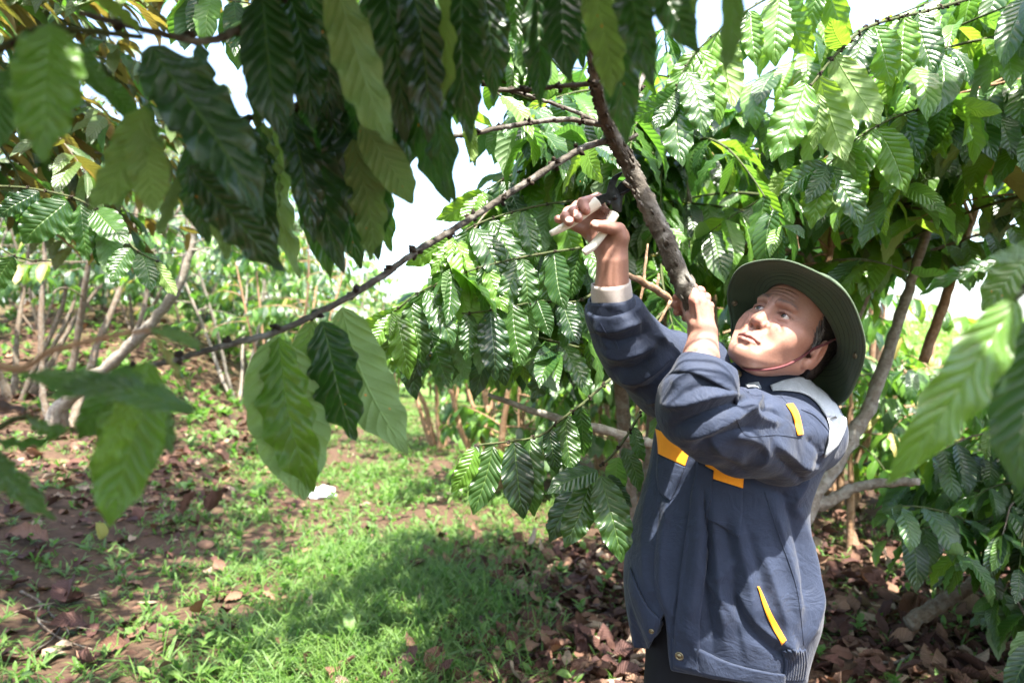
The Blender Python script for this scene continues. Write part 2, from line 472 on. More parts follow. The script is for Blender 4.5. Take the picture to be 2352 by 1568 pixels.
class Leaves:
    """a bag of leaf placements: position, axis, normal, length, width factor, material key"""
    def __init__(s): s.p = []; s.a = []; s.n = []; s.L = []; s.w = []
    def add(s, p, a, n, L, w=1.0):
        s.p.append(p); s.a.append(a); s.n.append(n); s.L.append(L); s.w.append(w)
    def arrays(s):
        return (np.array(s.p).reshape(-1, 3), np.array(s.a).reshape(-1, 3), np.array(s.n).reshape(-1, 3), np.array(s.L), np.array(s.w))

def merged(name, mat, lod, p, Rm, L, w, seed, parent, kind='stuff'):
    rng = np.random.default_rng(seed); var = leaves_of(mat, lod); idx = rng.integers(0, len(var), len(p))
    VV, FF, UV, off = [], [], [], 0
    for k, (me, V, F, uvs) in enumerate(var):
        m = idx == k; c = int(m.sum())
        if not c: continue
        v = V[None] * np.stack([w[m], np.ones(c), np.ones(c)], -1)[:, None, :] * L[m][:, None, None]
        v = np.einsum('kij,knj->kni', Rm[m], v) + p[m][:, None, :]
        VV.append(v.reshape(-1, 3)); FF.append((F[None] + (np.arange(c) * len(V))[:, None, None] + off).reshape(-1, 4)); UV.append(np.tile(uvs, (c, 1))); off += c * len(V)
    if not VV: return None
    o = link(name, mesh_np(name, np.vstack(VV), np.vstack(FF), [mat], True, None, np.vstack(UV)), parent)
    if kind: o['kind'] = kind
    return o

def leaf_obj(var, p, Rm, L, w, parent, name='leaf'):
    o = bpy.data.objects.new(name, var[0]); COL.objects.link(o)
    M = Matrix((Rm * np.array([w * L, L, L])[None, :]).tolist()).to_4x4(); M.translation = Vector(p)
    if parent is not None:
        o.parent = parent
        if parent.type == 'EMPTY': o.matrix_parent_inverse = Matrix.Translation(-parent.location)
    o.matrix_basis = M
    return o

def emit(bag, mats, parent, n_obj, seed, lod_obj='mid', lod_bulk='low', owner=None, bulk_name='foliage'):
    """place the n_obj largest leaves in view as single parts, the rest as one part of kind stuff per material"""
    if not bag.p: return
    p, a, n, L, w = bag.arrays(); Rm = frame(a, n); rng = np.random.default_rng(seed)
    c = p + a / np.linalg.norm(a, axis=1, keepdims=True) * (L / 2)[:, None]
    y = np.maximum(c[:, 1], 1e-3); u = c[:, 0] / y; v = (c[:, 2] - CAMH) / y
    inv = (c[:, 1] > 0.15) & (np.abs(u) < 0.77) & (np.abs(v) < 0.52)
    size = np.where(inv, L / y, 0) * (0.6 + 0.4 * np.abs(Rm[:, 1, 2]))
    order = np.argsort(-size); sel = [i for i in order[:n_obj] if size[i] > 0]
    mi = rng.choice(len(mats), len(p), p=np.array([x[1] for x in mats]) / sum(x[1] for x in mats))
    chosen = np.zeros(len(p), bool); chosen[sel] = True
    for i in sel:
        var = leaves_of(mats[mi[i]][0], lod_obj); par = parent
        if owner is not None and False: pass
        leaf_obj(var[rng.integers(0, len(var))], p[i], Rm[i], L[i], w[i], par)
    for k, (mt, _) in enumerate(mats):
        m = (mi == k) & ~chosen
        if m.any(): merged(bulk_name, mt, lod_bulk, p[m], Rm[m], L[m], w[m], seed + k, parent)
# ================================================================ ground
def sm(x, a, b):
    t = np.clip((np.asarray(x, float) - a) / (b - a), 0, 1); return t * t * (3 - 2 * t)
def vnoise(x, y, f, seed=0):
    rng = np.random.default_rng(seed); r = 0
    for i in range(6):
        k = rng.normal(size=2) * f; r = r + np.sin(k[0] * x + k[1] * y + rng.uniform(0, 6.28))
    return r / 6
def path_x(y): return 0.1 - 0.15 * np.asarray(y, float)
def gz(x, y):
    x = np.asarray(x, float); y = np.asarray(y, float)
    left = path_x(y) - 1.3 - x
    z = 0.42 * sm(left, 0, 2.6) * (0.35 + 0.65 * sm(y, 1.5, 4)) + 1.7 * sm(left, 0.3, 4.5) * sm(y, 6, 14)
    q = y + 1.5 * np.maximum(x, -3)
    z = z - 13 * sm(q, 11, 75) * sm(x + 0.28 * y, -1, 4) + (19 + 0.02 * x) * sm(y, 75, 300)
    near = 1 - sm(np.hypot(x, y), 18, 40)
    z = z + near * (0.035 * vnoise(x, y, 2.2, 1) + 0.018 * vnoise(x, y, 7, 2)) + (1 - near) * 0.5 * vnoise(x, y, 0.12, 3)
    return z
def soil_mat():
    m = NT('red brown soil'); tc = m.n('TexCoord'); g = tc.outputs['Object']
    n1 = m.noise(1.3, 5, vec=g); n2 = m.noise(24, 5, 0.6, vec=g); n3 = m.noise(160, 3, vec=g)
    c = m.ramp(n1.outputs[0], [(0.3, (0.034, 0.023, 0.016)), (0.7, (0.070, 0.045, 0.030))])
    c = m.mix(0.5, c, m.ramp(n2.outputs[0], [(0.3, (0.035, 0.019, 0.012)), (0.7, (0.13, 0.078, 0.048))]), 'MIX')
    ge = m.n('NewGeometry'); sp = m.n('SeparateXYZ'); m.l(ge.outputs['Position'], sp.inputs[0])
    far = m.ramp(m.math('DIVIDE', sp.outputs[1], 40.0), [(0.25, (0, 0, 0)), (0.8, (1, 1, 1))])
    gn = m.ramp(m.noise(0.6, 6, vec=g).outputs[0], [(0.35, (0.05, 0.10, 0.022)), (0.65, (0.10, 0.16, 0.035))])
    c = m.mix(far, c, gn)
    h = m.math('ADD', n2.outputs[0], m.math('MULTIPLY', n3.outputs[0], 0.5))
    return m.done(m.bsdf(c, 0.92, m.bump(h, 0.7, 0.02), 0.15))
M_SOIL = soil_mat()
_ys = np.concatenate([np.linspace(-8, 1, 30), np.linspace(1.1, 14, 115), 14 + np.cumsum(np.geomspace(0.15, 26, 75))])
_xs1 = np.concatenate([np.linspace(0, 7, 75), 7 + np.cumsum(np.geomspace(0.15, 25, 48))])
_xs = np.concatenate([-_xs1[:0:-1], _xs1])
_X, _Y = np.meshgrid(_xs, _ys, indexing='ij'); _Z = gz(_X, _Y)
_ny = len(_ys); _i = np.arange(len(_xs) - 1)[:, None] * _ny; _j = np.arange(_ny - 1)[None, :]
_F = np.stack([_i + _j, _i + _ny + _j, _i + _ny + _j + 1, _i + _j + 1], -1).reshape(-1, 4)
ground = link('ground', mesh_np('ground', np.stack([_X, _Y, _Z], -1).reshape(-1, 3), _F, [M_SOIL]))
ground['kind'] = 'structure'

# distant crops on the hillside across the valley
rng = np.random.default_rng(12)
def hill_rows():
    n = 9000
    y = rng.uniform(32, 290, n) ; row = np.round(y / 3.2) * 3.2 + rng.normal(size=n) * 0.35
    x = rng.uniform(0.30, 1.0, n) * row
    p = np.stack([x, row, gz(x, row)], 1); k = 5
    V = []; 
    c = np.repeat(p, k, 0); s = np.repeat(rng.uniform(0.55, 1.2, n), k)
    off = rng.normal(size=(n * k, 3)) * np.array((0.55, 0.45, 0.32)); off[:, 2] = np.abs(off[:, 2]) + 0.25
    c = c + off * s[:, None]
    d1 = rng.normal(size=(n * k, 3)); d1 /= np.linalg.norm(d1, axis=1)[:, None]; d2 = rng.normal(size=(n * k, 3)); d2 -= d1 * (d1 * d2).sum(1)[:, None]; d2 /= np.linalg.norm(d2, axis=1)[:, None]
    h = (0.55 * s)[:, None]
    V = np.stack([c - d1 * h, c + d2 * h * 0.6, c + d1 * h, c - d2 * h * 0.6], 1).reshape(-1, 3)
    F = np.arange(len(V)).reshape(-1, 4)
    uvs = np.tile(np.array([(0.5, 0), (1, 0.5), (0.5, 1), (0, 0.5)]), (n * k, 1))
    o = link('hillside_crops', mesh_np('hillside_crops', V, F, [M_LEAF_LIGHT], False, None, uvs)); o['kind'] = 'stuff'
    tag(o, 'rows of green crop bushes on the distant hillside', 'crops')
hill_rows()

# grass, weeds and litter
def grass_w(x, y):
    c = -0.80 - 0.08 * (y - 2.76); hw_ = 0.62 + 0.30 * np.clip(y - 2.76, 0, 6)
    return np.exp(-((x - c) / hw_) ** 4)
def blades(name, n_tuft, region, lens, widths, per, mat, seed, wfun, lean=0.7):
    rng = np.random.default_rng(seed); x = rng.uniform(region[0], region[1], n_tuft * 4); y = region[2] * (region[3] / region[2]) ** rng.uniform(0, 1, n_tuft * 4)
    keep = rng.uniform(0, 1, len(x)) < wfun(x, y); x, y = x[keep][:n_tuft], y[keep][:n_tuft]; n = len(x)
    base = np.stack([x, y, gz(x, y) - 0.005], 1)
    b = np.repeat(base, per, 0) + rng.normal(size=(n * per, 3)) * np.array((0.014, 0.014, 0))
    th = rng.uniform(0, 6.28, n * per); up = rng.uniform(0.25, 1.2, n * per); d = np.stack([np.cos(th) * np.cos(up), np.sin(th) * np.cos(up), np.sin(up)], 1)
    L = rng.uniform(*lens, n * per)[:, None] * np.repeat(rng.uniform(0.6, 1.25, n), per)[:, None]; W = rng.uniform(*widths, n * per)[:, None]
    side = np.cross(d, (0, 0, 1.0)); side /= np.linalg.norm(side, axis=1)[:, None] + 1e-9
    side = side + rng.normal(size=side.shape) * 0.25
    rows = []
    for f, wf, dr in ((0, 0.35, 0), (0.35, 1.0, 0.05), (0.7, 0.8, 0.28 * lean), (1.0, 0.04, 0.72 * lean)):
        c = b + d * L * f - np.array((0, 0, 1.0)) * (L * dr * 0.75); c[:, 2] = np.maximum(c[:, 2], b[:, 2] + 0.004)
        rows += [c - side * W * wf / 2, c + side * W * wf / 2]
    V = np.stack(rows, 1).reshape(-1, 3); k = n * per; o8 = np.arange(k)[:, None] * 8
    F = np.concatenate([o8 + np.array([0, 1, 3, 2]), o8 + np.array([2, 3, 5, 4]), o8 + np.array([4, 5, 7, 6])])
    uvs = np.tile(np.array([(0.35, 0.0), (0.65, 0.0), (0.2, 0.35), (0.8, 0.35), (0.25, 0.7), (0.75, 0.7), (0.48, 1), (0.52, 1)]), (k, 1))
    o = link(name, mesh_np(name, V, F, [mat], True, None, uvs)); o['kind'] = 'stuff'; return o
o = blades('grass', 8500, (-6, 3.0, 2.2, 22), (0.05, 0.17), (0.005, 0.013), 8, M_WEED, 21, lambda x, y: np.clip(grass_w(x, y) * (0.50 + 1.1 * vnoise(x, y, 2.6, 5) + 0.5 * vnoise(x, y, 7, 25)), 0.02, 1))
tag(o, 'short green grass growing along the path', 'grass')
o = blades('grass', 2600, (-1.6, 0.2, 2.5, 5.0), (0.16, 0.34), (0.003, 0.007), 8, M_WEED, 22, lambda x, y: np.exp(-(((x + 0.55) / 0.5) ** 2 + ((y - 3.5) / 0.8) ** 2)) * (0.6 + 0.5 * vnoise(x, y, 4, 6)), 0.9)
tag(o, 'tall fine grass in the middle of the path', 'grass')
o = blades('grass', 4200, (-7, 7, 2.4, 16), (0.06, 0.15), (0.007, 0.015), 6, M_WEED, 23, lambda x, y: np.clip(0.34 + 0.45 * vnoise(x, y, 1.6, 8), 0, 1) * (1 - grass_w(x, y)) + 0.5 * np.exp(-(((x - 2.6) / 1.2) ** 2 + ((y - 4.6) / 0.8) ** 2)))
tag(o, 'scattered grass sprigs among the fallen leaves', 'grass')

def scatter_low(name, n, mat, lod, seed, wfun, Lr, region, tilt, up=0.012, parent=None, per=1, cat=None, label=None):
    rng = np.random.default_rng(seed); x = rng.uniform(region[0], region[1], n * 5); y = region[2] * (region[3] / region[2]) ** rng.uniform(0, 1, n * 5)
    keep = rng.uniform(0, 1, len(x)) < wfun(x, y); x, y = x[keep][:n], y[keep][:n]; k = len(x)
    x = np.repeat(x, per); y = np.repeat(y, per); k = len(x)
    p = np.stack([x, y, gz(x, y) + up * rng.uniform(0.2, 1.5, k)], 1)
    th = rng.uniform(0, 6.28, k); el = rng.normal(size=k) * tilt + (0.55 if per > 1 else 0)
    a = np.stack([np.cos(th) * np.cos(el), np.sin(th) * np.cos(el), np.sin(el)], 1)
    nn = np.stack([rng.normal(size=k) * tilt, rng.normal(size=k) * tilt, np.where((rng.uniform(size=k) < 0.5) & (per == 1), -1.0, 1.0)], 1)
    L = rng.uniform(*Lr, k); w = rng.uniform(0.85, 1.5, k)
    o = merged(name, mat, lod, p, frame(a, nn), L, w, seed, parent)
    if o is not None and label: tag(o, label, cat)
    return o
def litter_w(x, y):
    g = grass_w(x, y); rightp = np.exp(-(((x - 0.2) / 1.0) ** 2 + ((y - 3.1) / 1.2) ** 2)); rr = np.exp(-(((x - 2.2) / 1.4) ** 2 + ((y - 3.6) / 1.3) ** 2))
    lp = np.exp(-(((x + 2.6 + 0.1 * y) / 1.5) ** 2)) * sm(y, 3.6, 5.5)
    return np.clip(0.10 + 0.95 * rightp + 1.0 * rr + 0.75 * lp, 0, 1) * (1 - 0.6 * g) * (0.65 + 0.5 * vnoise(x, y, 2.4, 15))
for nm, mt, n, sd in (('brown', M_DRY, 3000, 31), ('dark brown', M_DRYDARK, 3600, 32), ('pale tan', M_DRYPALE, 700, 33)):
    scatter_low('leaf_litter', n, mt, 'drylow', sd, litter_w, (0.035, 0.13), (-8, 7, 2.3, 16), 0.28, 0.018, label='litter of small %s dry leaves spread over the soil' % nm, cat='leaf litter')
scatter_low('ground_weeds', 1500, M_WEED, 'far', 41, lambda x, y: np.clip(0.75 * grass_w(x, y) + 0.12, 0, 1), (0.03, 0.075), (-6, 6, 2.3, 14), 0.25, 0.04, per=5, label='small broad leaved weeds growing between the grass', cat='weeds')

def bank_w(x, y): return sm(path_x(y) - 1.2 - x, 0, 1.0)
scatter_low('leaf_litter', 1500, M_DRYDARK, 'drylow', 34, bank_w, (0.08, 0.20), (-12, -1.5, 5.5, 17), 0.35, 0.02, label='dark leaf litter covering the rising left bank', cat='leaf litter')
scatter_low('leaf_litter', 900, M_DRY, 'drylow', 35, bank_w, (0.08, 0.20), (-12, -1.5, 5.5, 17), 0.35, 0.02, label='brown leaf litter covering the rising left bank', cat='leaf litter')
scatter_low('ground_weeds', 900, M_WEED, 'far', 42, lambda x, y: bank_w(x, y) * np.clip(0.3 + 0.9 * vnoise(x, y, 1.2, 44), 0, 1), (0.06, 0.16), (-12, -1.5, 5.5, 17), 0.3, 0.06, per=6, label='leafy weeds scattered over the rising left bank', cat='weeds')

for nm, mt, n, sd in (('brown', M_DRY, 750, 51), ('dark brown', M_DRYDARK, 800, 52), ('pale tan', M_DRYPALE, 130, 53)):
    scatter_low('leaf_litter', n, mt, 'drylow', sd, lambda x, y: np.exp(-(((x - 0.25) / 0.85) ** 4)) * (1 - 0.5 * sm(y, 3.6, 4.6)), (0.05, 0.14), (-0.9, 1.3, 2.3, 4.8), 0.45, 0.025, label='dense %s leaf litter on the ground by the person' % nm, cat='leaf litter')
    scatter_low('leaf_litter', int(n * .8), mt, 'drylow', sd + 5, lambda x, y: np.ones_like(x) * .9, (0.06, 0.16), (1.2, 3.8, 2.4, 5.2), 0.45, 0.025, label='dense %s leaf litter at the lower right' % nm, cat='leaf litter')
# ================================================================ trees
def bark_mat(name, a, b, lichen=(0.30, 0.31, 0.27), lw=0.35, sc=60):
    m = NT(name); tc = m.n('TexCoord'); g = tc.outputs['Object']
    n1 = m.noise(sc, 5, 0.65, vec=g); n2 = m.noise(9, 3, vec=g); n3 = m.noise(28, 4, vec=g, dist=0.6)
    c = m.ramp(n1.outputs[0], [(0.3, a), (0.7, b)])
    lm = m.ramp(n3.outputs[0], [(0.48, (0, 0, 0)), (0.62, (1, 1, 1))])
    c = m.mix(m.math('MULTIPLY', lm, lw), c, lichen)
    c = m.mix(m.math('MULTIPLY', n2.outputs[0], 0.35), c, tuple(x * 0.5 for x in a))
    h = m.math('ADD', n1.outputs[0], m.math('MULTIPLY', n3.outputs[0], 0.8))
    return m.done(m.bsdf(c, 0.88, m.bump(h, 0.9, 0.006), 0.2))
M_BARK = bark_mat('coffee bark', (0.085, 0.060, 0.042), (0.20, 0.155, 0.115))
M_BARKPALE = bark_mat('pale bark', (0.13, 0.108, 0.085), (0.28, 0.24, 0.195), (0.40, 0.39, 0.35), 0.45)
M_BARKTAN = bark_mat('tan bark', (0.17, 0.095, 0.05), (0.36, 0.22, 0.13), (0.42, 0.33, 0.24), 0.3)
M_BARKDARK = bark_mat('dark bark', (0.042, 0.036, 0.029), (0.125, 0.108, 0.088), (0.28, 0.27, 0.24), 0.6, 70)
M_TWIG = bark_mat('green twig', (0.035, 0.050, 0.018), (0.075, 0.090, 0.035), (0.12, 0.10, 0.06), 0.3)
M_NODE = bark_mat('dry flower remains', (0.012, 0.009, 0.007), (0.05, 0.035, 0.025), (0.10, 0.07, 0.04), 0.2)

def stem_mesh(path, radii, seed=0, sides=9, n=None, wob=0.06, jit=0.10, rj=0.06):
    path = np.asarray(path, float); n = n or max(8, 6 * len(path))
    c = catmull(path, n); r = np.maximum(catmull([(x,) for x in radii], n)[:, 0], 0.0008)
    rng = np.random.default_rng(seed); c[1:-1] += rng.normal(size=(n - 2, 3)) * (r[1:-1] * jit)[:, None]
    r = r * (1 + rj * rng.normal(size=n))
    return tube(c, r, sides, True, wob, seed), c, r

def knots(mb, c, r, rng, every, size, mat=1):
    """lumpy flower-remain clusters at the nodes of a branch"""
    L = np.concatenate([[0], np.cumsum(np.linalg.norm(np.diff(c, axis=0), axis=1))]); pos = np.arange(every, L[-1], every)
    for s_ in pos:
        i = int(np.clip(np.searchsorted(L, s_), 1, len(c) - 1)); p = c[i]
        for k in range(rng.integers(4, 8)):
            d = rng.normal(size=3); d /= np.linalg.norm(d); q = p + d * (r[i] + size * 0.5)
            e = rng.normal(size=3) * size * 0.4
            mb.add(tube(np.array([p, q, q + d * size * 0.25 + e * .5]), [size * 0.45, size * 0.5, size * 0.2], 5, True), mat)

def branch_path(rng, start, az, el, length, droop, n=9):
    p = np.array(start, float); out = [p.copy()]; e = el; a = az; h = length / (n - 1)
    for i in range(n - 1):
        out.append(out[-1] + h * np.array([math.sin(a) * math.cos(e), math.cos(a) * math.cos(e), math.sin(e)]))
        e -= droop / (n - 1); a += rng.normal() * 0.06
    return np.array(out)

def leaves_on(bag, rng, c, spacing, Lr, start=0.2, end_extra=True, hang=1.4):
    L = np.concatenate([[0], np.cumsum(np.linalg.norm(np.diff(c, axis=0), axis=1))]); tot = L[-1]
    s_ = tot * start + np.cumsum(spacing * rng.uniform(0.75, 1.3, int(tot / spacing * 1.4) + 2)) - spacing * 0.5; s_ = s_[s_ < tot]
    t_all = np.gradient(c, axis=0); t_all /= np.linalg.norm(t_all, axis=1)[:, None] + 1e-9
    s_ = np.repeat(s_, 2); q = np.tile((-1.0, 1.0), len(s_) // 2); keep = rng.uniform(size=len(s_)) > 0.12; s_, q = s_[keep], q[keep]; n = len(s_)
    p = np.stack([np.interp(s_, L, c[:, k]) for k in range(3)], 1); t = np.stack([np.interp(s_, L, t_all[:, k]) for k in range(3)], 1)
    side = np.stack([t[:, 1], -t[:, 0], np.zeros(n)], 1); side /= np.linalg.norm(side, axis=1)[:, None] + 1e-9; up = np.array((0, 0, 1.0)); u = lambda a, b: rng.uniform(a, b, n)[:, None]
    hg = hang * u(0.55, 1.45); q = q[:, None]
    a = side * q * u(0.45, 0.95) + t * u(0.15, 0.6) - up * hg + rng.normal(size=(n, 3)) * 0.14
    nn = side * q * 0.55 * hg + t * 0.25 + up + rng.normal(size=(n, 3)) * 0.32
    bag.p += list(p + rng.normal(size=(n, 3)) * 0.003); bag.a += list(a); bag.n += list(nn); bag.L += list(rng.uniform(*Lr, n)); bag.w += list(rng.uniform(0.9, 1.2, n))
    if end_extra:
        for k in range(3):
            bag.add(c[-1], t_all[-1] + rng.normal(size=3) * 0.5 + np.array((0, 0, -0.5)), np.array((0, 0, 1.0)) + rng.normal(size=3) * 0.4, rng.uniform(*Lr) * 0.75, 1.0)

MIX_N = [(M_LEAF, 0.55), (M_LEAF_DARK, 0.25), (M_LEAF_LIGHT, 0.20)]
MIX_L = [(M_LEAF, 0.45), (M_LEAF_DARK, 0.08), (M_LEAF_LIGHT, 0.45), (M_LEAF_YEL, 0.02)]
def coffee_tree(base, label, stems, n_br, zr, lr, seed, mats=MIX_N, n_obj=120, Lr=(0.14, 0.24), spacing=0.075, el=(-0.1, 0.5), droop=(0.3, 1.0), bark=None, group=None, lod_obj='mid', lod_bulk='low', az=None, name='coffee_tree', branch_parts=True, hang=1.4, avoid=None, cat='tree', start=0.2):
    """stems: list of (points, radii); branches grow from the stems between heights zr"""
    rng = np.random.default_rng(seed); bark = bark or M_BARK
    root = empty(name, base); tag(root, label, cat, group)
    paths = []
    for k, (pp, rr) in enumerate(stems):
        vf, c, r = stem_mesh(pp, rr, seed + k, 10); b = MB(); b.add(vf); b.build('stem' if len(stems) > 1 else 'trunk', bark, root); paths.append((c, r))
    bag = Leaves(); merged_b = MB()
    allc = np.vstack([c for c, r in paths]); allr = np.concatenate([r for c, r in paths])
    ok = np.where((allc[:, 2] >= zr[0]) & (allc[:, 2] <= zr[1]))[0]
    if len(ok) == 0: ok = np.arange(len(allc))
    for k in range(n_br):
        i = rng.choice(ok); a = rng.uniform(0, 2 * math.pi) if az is None else rng.uniform(*az)
        c = branch_path(rng, allc[i], a, rng.uniform(*el), rng.uniform(*lr), rng.uniform(*droop))
        if avoid is not None and avoid(c): continue
        rb = min(allr[i] * 0.6, 0.009) if allr[i] > 0.002 else 0.004
        vf, c2, r2 = stem_mesh(c, np.linspace(rb, 0.0018, len(c)), seed * 31 + k, 5 if branch_parts else 4, 14 if branch_parts else 7, 0.03)
        if branch_parts: b = MB(); b.add(vf); b.build('branch', M_TWIG if rng.uniform() < 0.6 else bark, root)
        else: merged_b.add(vf)
        leaves_on(bag, rng, c2, spacing, Lr, start, hang=hang)
    if not branch_parts and merged_b.v: 
        o = merged_b.build('branches', bark, root); o['kind'] = 'stuff'
    if avoid is not None:
        p_, a_, n_, L_, w_ = bag.arrays(); a_ = a_ / np.linalg.norm(a_, axis=1, keepdims=True)
        keep = ~avoid(np.stack([p_ + a_ * (L_ * f)[:, None] for f in (0, 0.5, 1)], 1)) if len(p_) else []
        for key in ('p', 'a', 'n', 'L', 'w'): setattr(bag, key, [v for v, kk in zip(getattr(bag, key), keep) if kk])
    emit(bag, mats, root, n_obj, seed, lod_obj, lod_bulk)
    return root, len(bag.p)

def in_px(c, boxes):
    """true when any point of c falls inside one of the px boxes (x0,y0,x1,y1,dmax); c is (n,3) or (k,n,3)"""
    c = np.asarray(c, float); y = np.maximum(c[..., 1], 0.1)
    px = 1176 + 1568 * c[..., 0] / y; py = 784 - 1568 * (c[..., 2] - CAMH) / y
    hit = np.zeros(px.shape, bool)
    for b in boxes: hit |= (px > b[0]) & (px < b[2]) & (py > b[1]) & (py < b[3]) & (c[..., 1] < b[4]) & (c[..., 1] > 0.1)
    return hit.any(-1)
def pv(l): return [tuple(P(*q)) for q in l]
def fan(base, n, h, spread, r0, seed, lean=(0, 0), jitter=0.12):
    """several stems rising from one stool"""
    rng = np.random.default_rng(seed); st = []
    for i in range(n):
        a = 2 * math.pi * i / n + rng.uniform(-0.4, 0.4); s_ = spread * rng.uniform(0.5, 1.1); b = np.array(base) + np.array((math.sin(a), math.cos(a), 0)) * r0 * 2.2 * rng.uniform(0.5, 1.3)
        pts_ = [b - np.array((0, 0, 0.06))]; hh = h * rng.uniform(0.8, 1.1)
        for f in (0.12, 0.35, 0.65, 1.0):
            pts_.append(b + np.array((math.sin(a) * s_ * f ** 0.8 + lean[0] * f, math.cos(a) * s_ * f ** 0.8 + lean[1] * f, hh * f)) + rng.normal(size=3) * jitter * np.array((1, 1, 0.2)) * f * 0.6)
        r = r0 * rng.uniform(0.6, 1.1); st.append((pts_, [r * 1.25, r, r * 0.8, r * 0.6, r * 0.28]))
    return st

HEAD_CLEAR = [(1330, 440, 2010, 1568, 1.75)]
# --- the pruned tree: its bent stem runs through both hands, branches reach over the camera
PB = np.array((0.62, 1.62, 0.0)); PB[2] = gz(PB[0], PB[1])
T0 = empty('coffee_tree', PB)
tag(T0, 'coffee tree being pruned, its bent bare stem held in the hand', 'tree')
st_px = [(1640, 1000, 1.62), (1625, 850, 1.45), (1610, 760, 1.27), (1592, 700, 1.212), (1562, 635, 1.212), (1532, 560, 1.22), (1505, 505, 1.23), (1468, 430, 1.235), (1435, 360, 1.225), (1402, 300, 1.20), (1378, 230, 1.13), (1362, 130, 1.05), (1350, 0, 0.98), (1335, -160, 0.92), (1290, -420, 0.80), (1230, -900, 0.66)]
path = [PB + np.array((0, 0, -0.05)), PB + np.array((0.0, -0.0, 0.5))] + [np.array(P(*q)) for q in st_px]
b = MB(); vf, c, r = stem_mesh(path, [0.030, 0.028, 0.024, 0.021, 0.0185, 0.0175, 0.017, 0.0165, 0.0165, 0.0158, 0.0145, 0.0125, 0.010, 0.009, 0.0085, 0.008, 0.007, 0.005], 5, 16, 150, 0.045, 0.03, 0.02)
b.add(vf)
rng = np.random.default_rng(8)
for i in range(40, 130):                      # flaking bark scars
    for _ in range(2):
        tn = c[i + 1] - c[i]; tn /= np.linalg.norm(tn); d = rng.normal(size=3); d -= tn * d.dot(tn); d /= np.linalg.norm(d); p = c[i] + d * r[i] * 0.93 + tn * rng.normal() * .004
        h_ = rng.uniform(.005, .011); b.add(tube(np.array([p - tn * h_, p + d * rng.uniform(0.0008, 0.0022), p + tn * h_ + d * rng.uniform(0, .0025)]), [0.0012, rng.uniform(.0022, .0042), 0.0008], 5))
for i in (78, 92, 101):
    d = np.array((rng.choice((-1, 1)) * 1.0, -0.3, 0.3)); p = c[i]; b.add(tube(np.array([p, p + d * 0.022, p + d * 0.034 + np.array((0, 0, 0.004))]), [0.0055, 0.0042, 0.003], 7))
trunk0 = b.build('trunk', M_BARKDARK, T0); trunk0_c = c.copy()
def fbranch(ptsl, r0, r1, mat=M_TWIG, kn=0.055, ks=0.006, parent=None, seed=1, root=None, n=None):
    b = MB(); vf, c, r = stem_mesh([tuple(P(*q)) for q in ptsl], np.linspace(r0, r1, len(ptsl)), seed, 8, n or max(24, 9 * len(ptsl)), 0.04); b.add(vf)
    if ks: knots(b, c, r, np.random.default_rng(seed + 50), kn, ks)
    o = b.build('branch', [mat, M_NODE], root if root is not None else T0); return o
def fl(parent, base, tip, face=1, w=1.0, mat=M_LEAF, roll=0, v=None, lod='hi', seed=[0], face_dir=None):
    """a single leaf from base to tip (px, py, depth); face 1 shows its upper side, -1 its under side"""
    a = np.array(P(*base)); t = np.array(P(*tip)); ax = t - a; L = np.linalg.norm(ax)
    view = (np.array((0, 0, CAMH)) - (a + t) / 2); n = view / np.linalg.norm(view) * face
    y = ax / L; n = n - y * n.dot(y); n /= np.linalg.norm(n)
    x = np.cross(y, n); rr = R(roll); n = n * math.cos(rr) + x * math.sin(rr)
    var = leaves_of(mat, lod); seed[0] += 1; k = (seed[0] * 5 + 2) % len(var) if v is None else v
    return leaf_obj(var[k], a, frame(ax, n), L, w * 1.02, parent)
# main side branch towards the left, with the leaves that hang in the middle of the view
BA = fbranch([(1400, 322, 1.215), (1330, 345, 1.19), (1200, 425, 1.13), (1060, 515, 1.06), (960, 575, 1.01), (850, 652, 0.96), (720, 724, 0.90), (615, 768, 0.86), (500, 797, 0.82), (400, 826, 0.78), (300, 850, 0.73)], 0.0062, 0.0032, M_BARKDARK, 0.062, 0.0075, n=90)
fl(BA, (632, 776, 0.86), (700, 1150, 0.84), -1, 1.5, M_LEAF_PALE, -14, 0)
fl(BA, (640, 776, 0.855), (722, 1132, 0.84), 1, 1.25, M_LEAF_LIGHT, 40, 1)
fl(BA, (718, 736, 0.90), (700, 985, 0.93), -1, 1.0, M_LEAF_PALE, 8, 2)
fl(BA, (738, 738, 0.895), (818, 1012, 0.88), 1, 1.3, M_LEAF_DARK, 20, 3)
fl(BA, (785, 706, 0.92), (936, 1042, 0.90), -1, 1.2, M_LEAF_PALE, -12, 4)
fl(BA, (460, 805, 0.80), (355, 745, 0.74), 1, 0.6, M_LEAF, 40, 5)
fl(BA, (365, 780, 0.72), (455, 930, 0.70), -1, 0.4, M_LEAF_PALE, 55, 6)
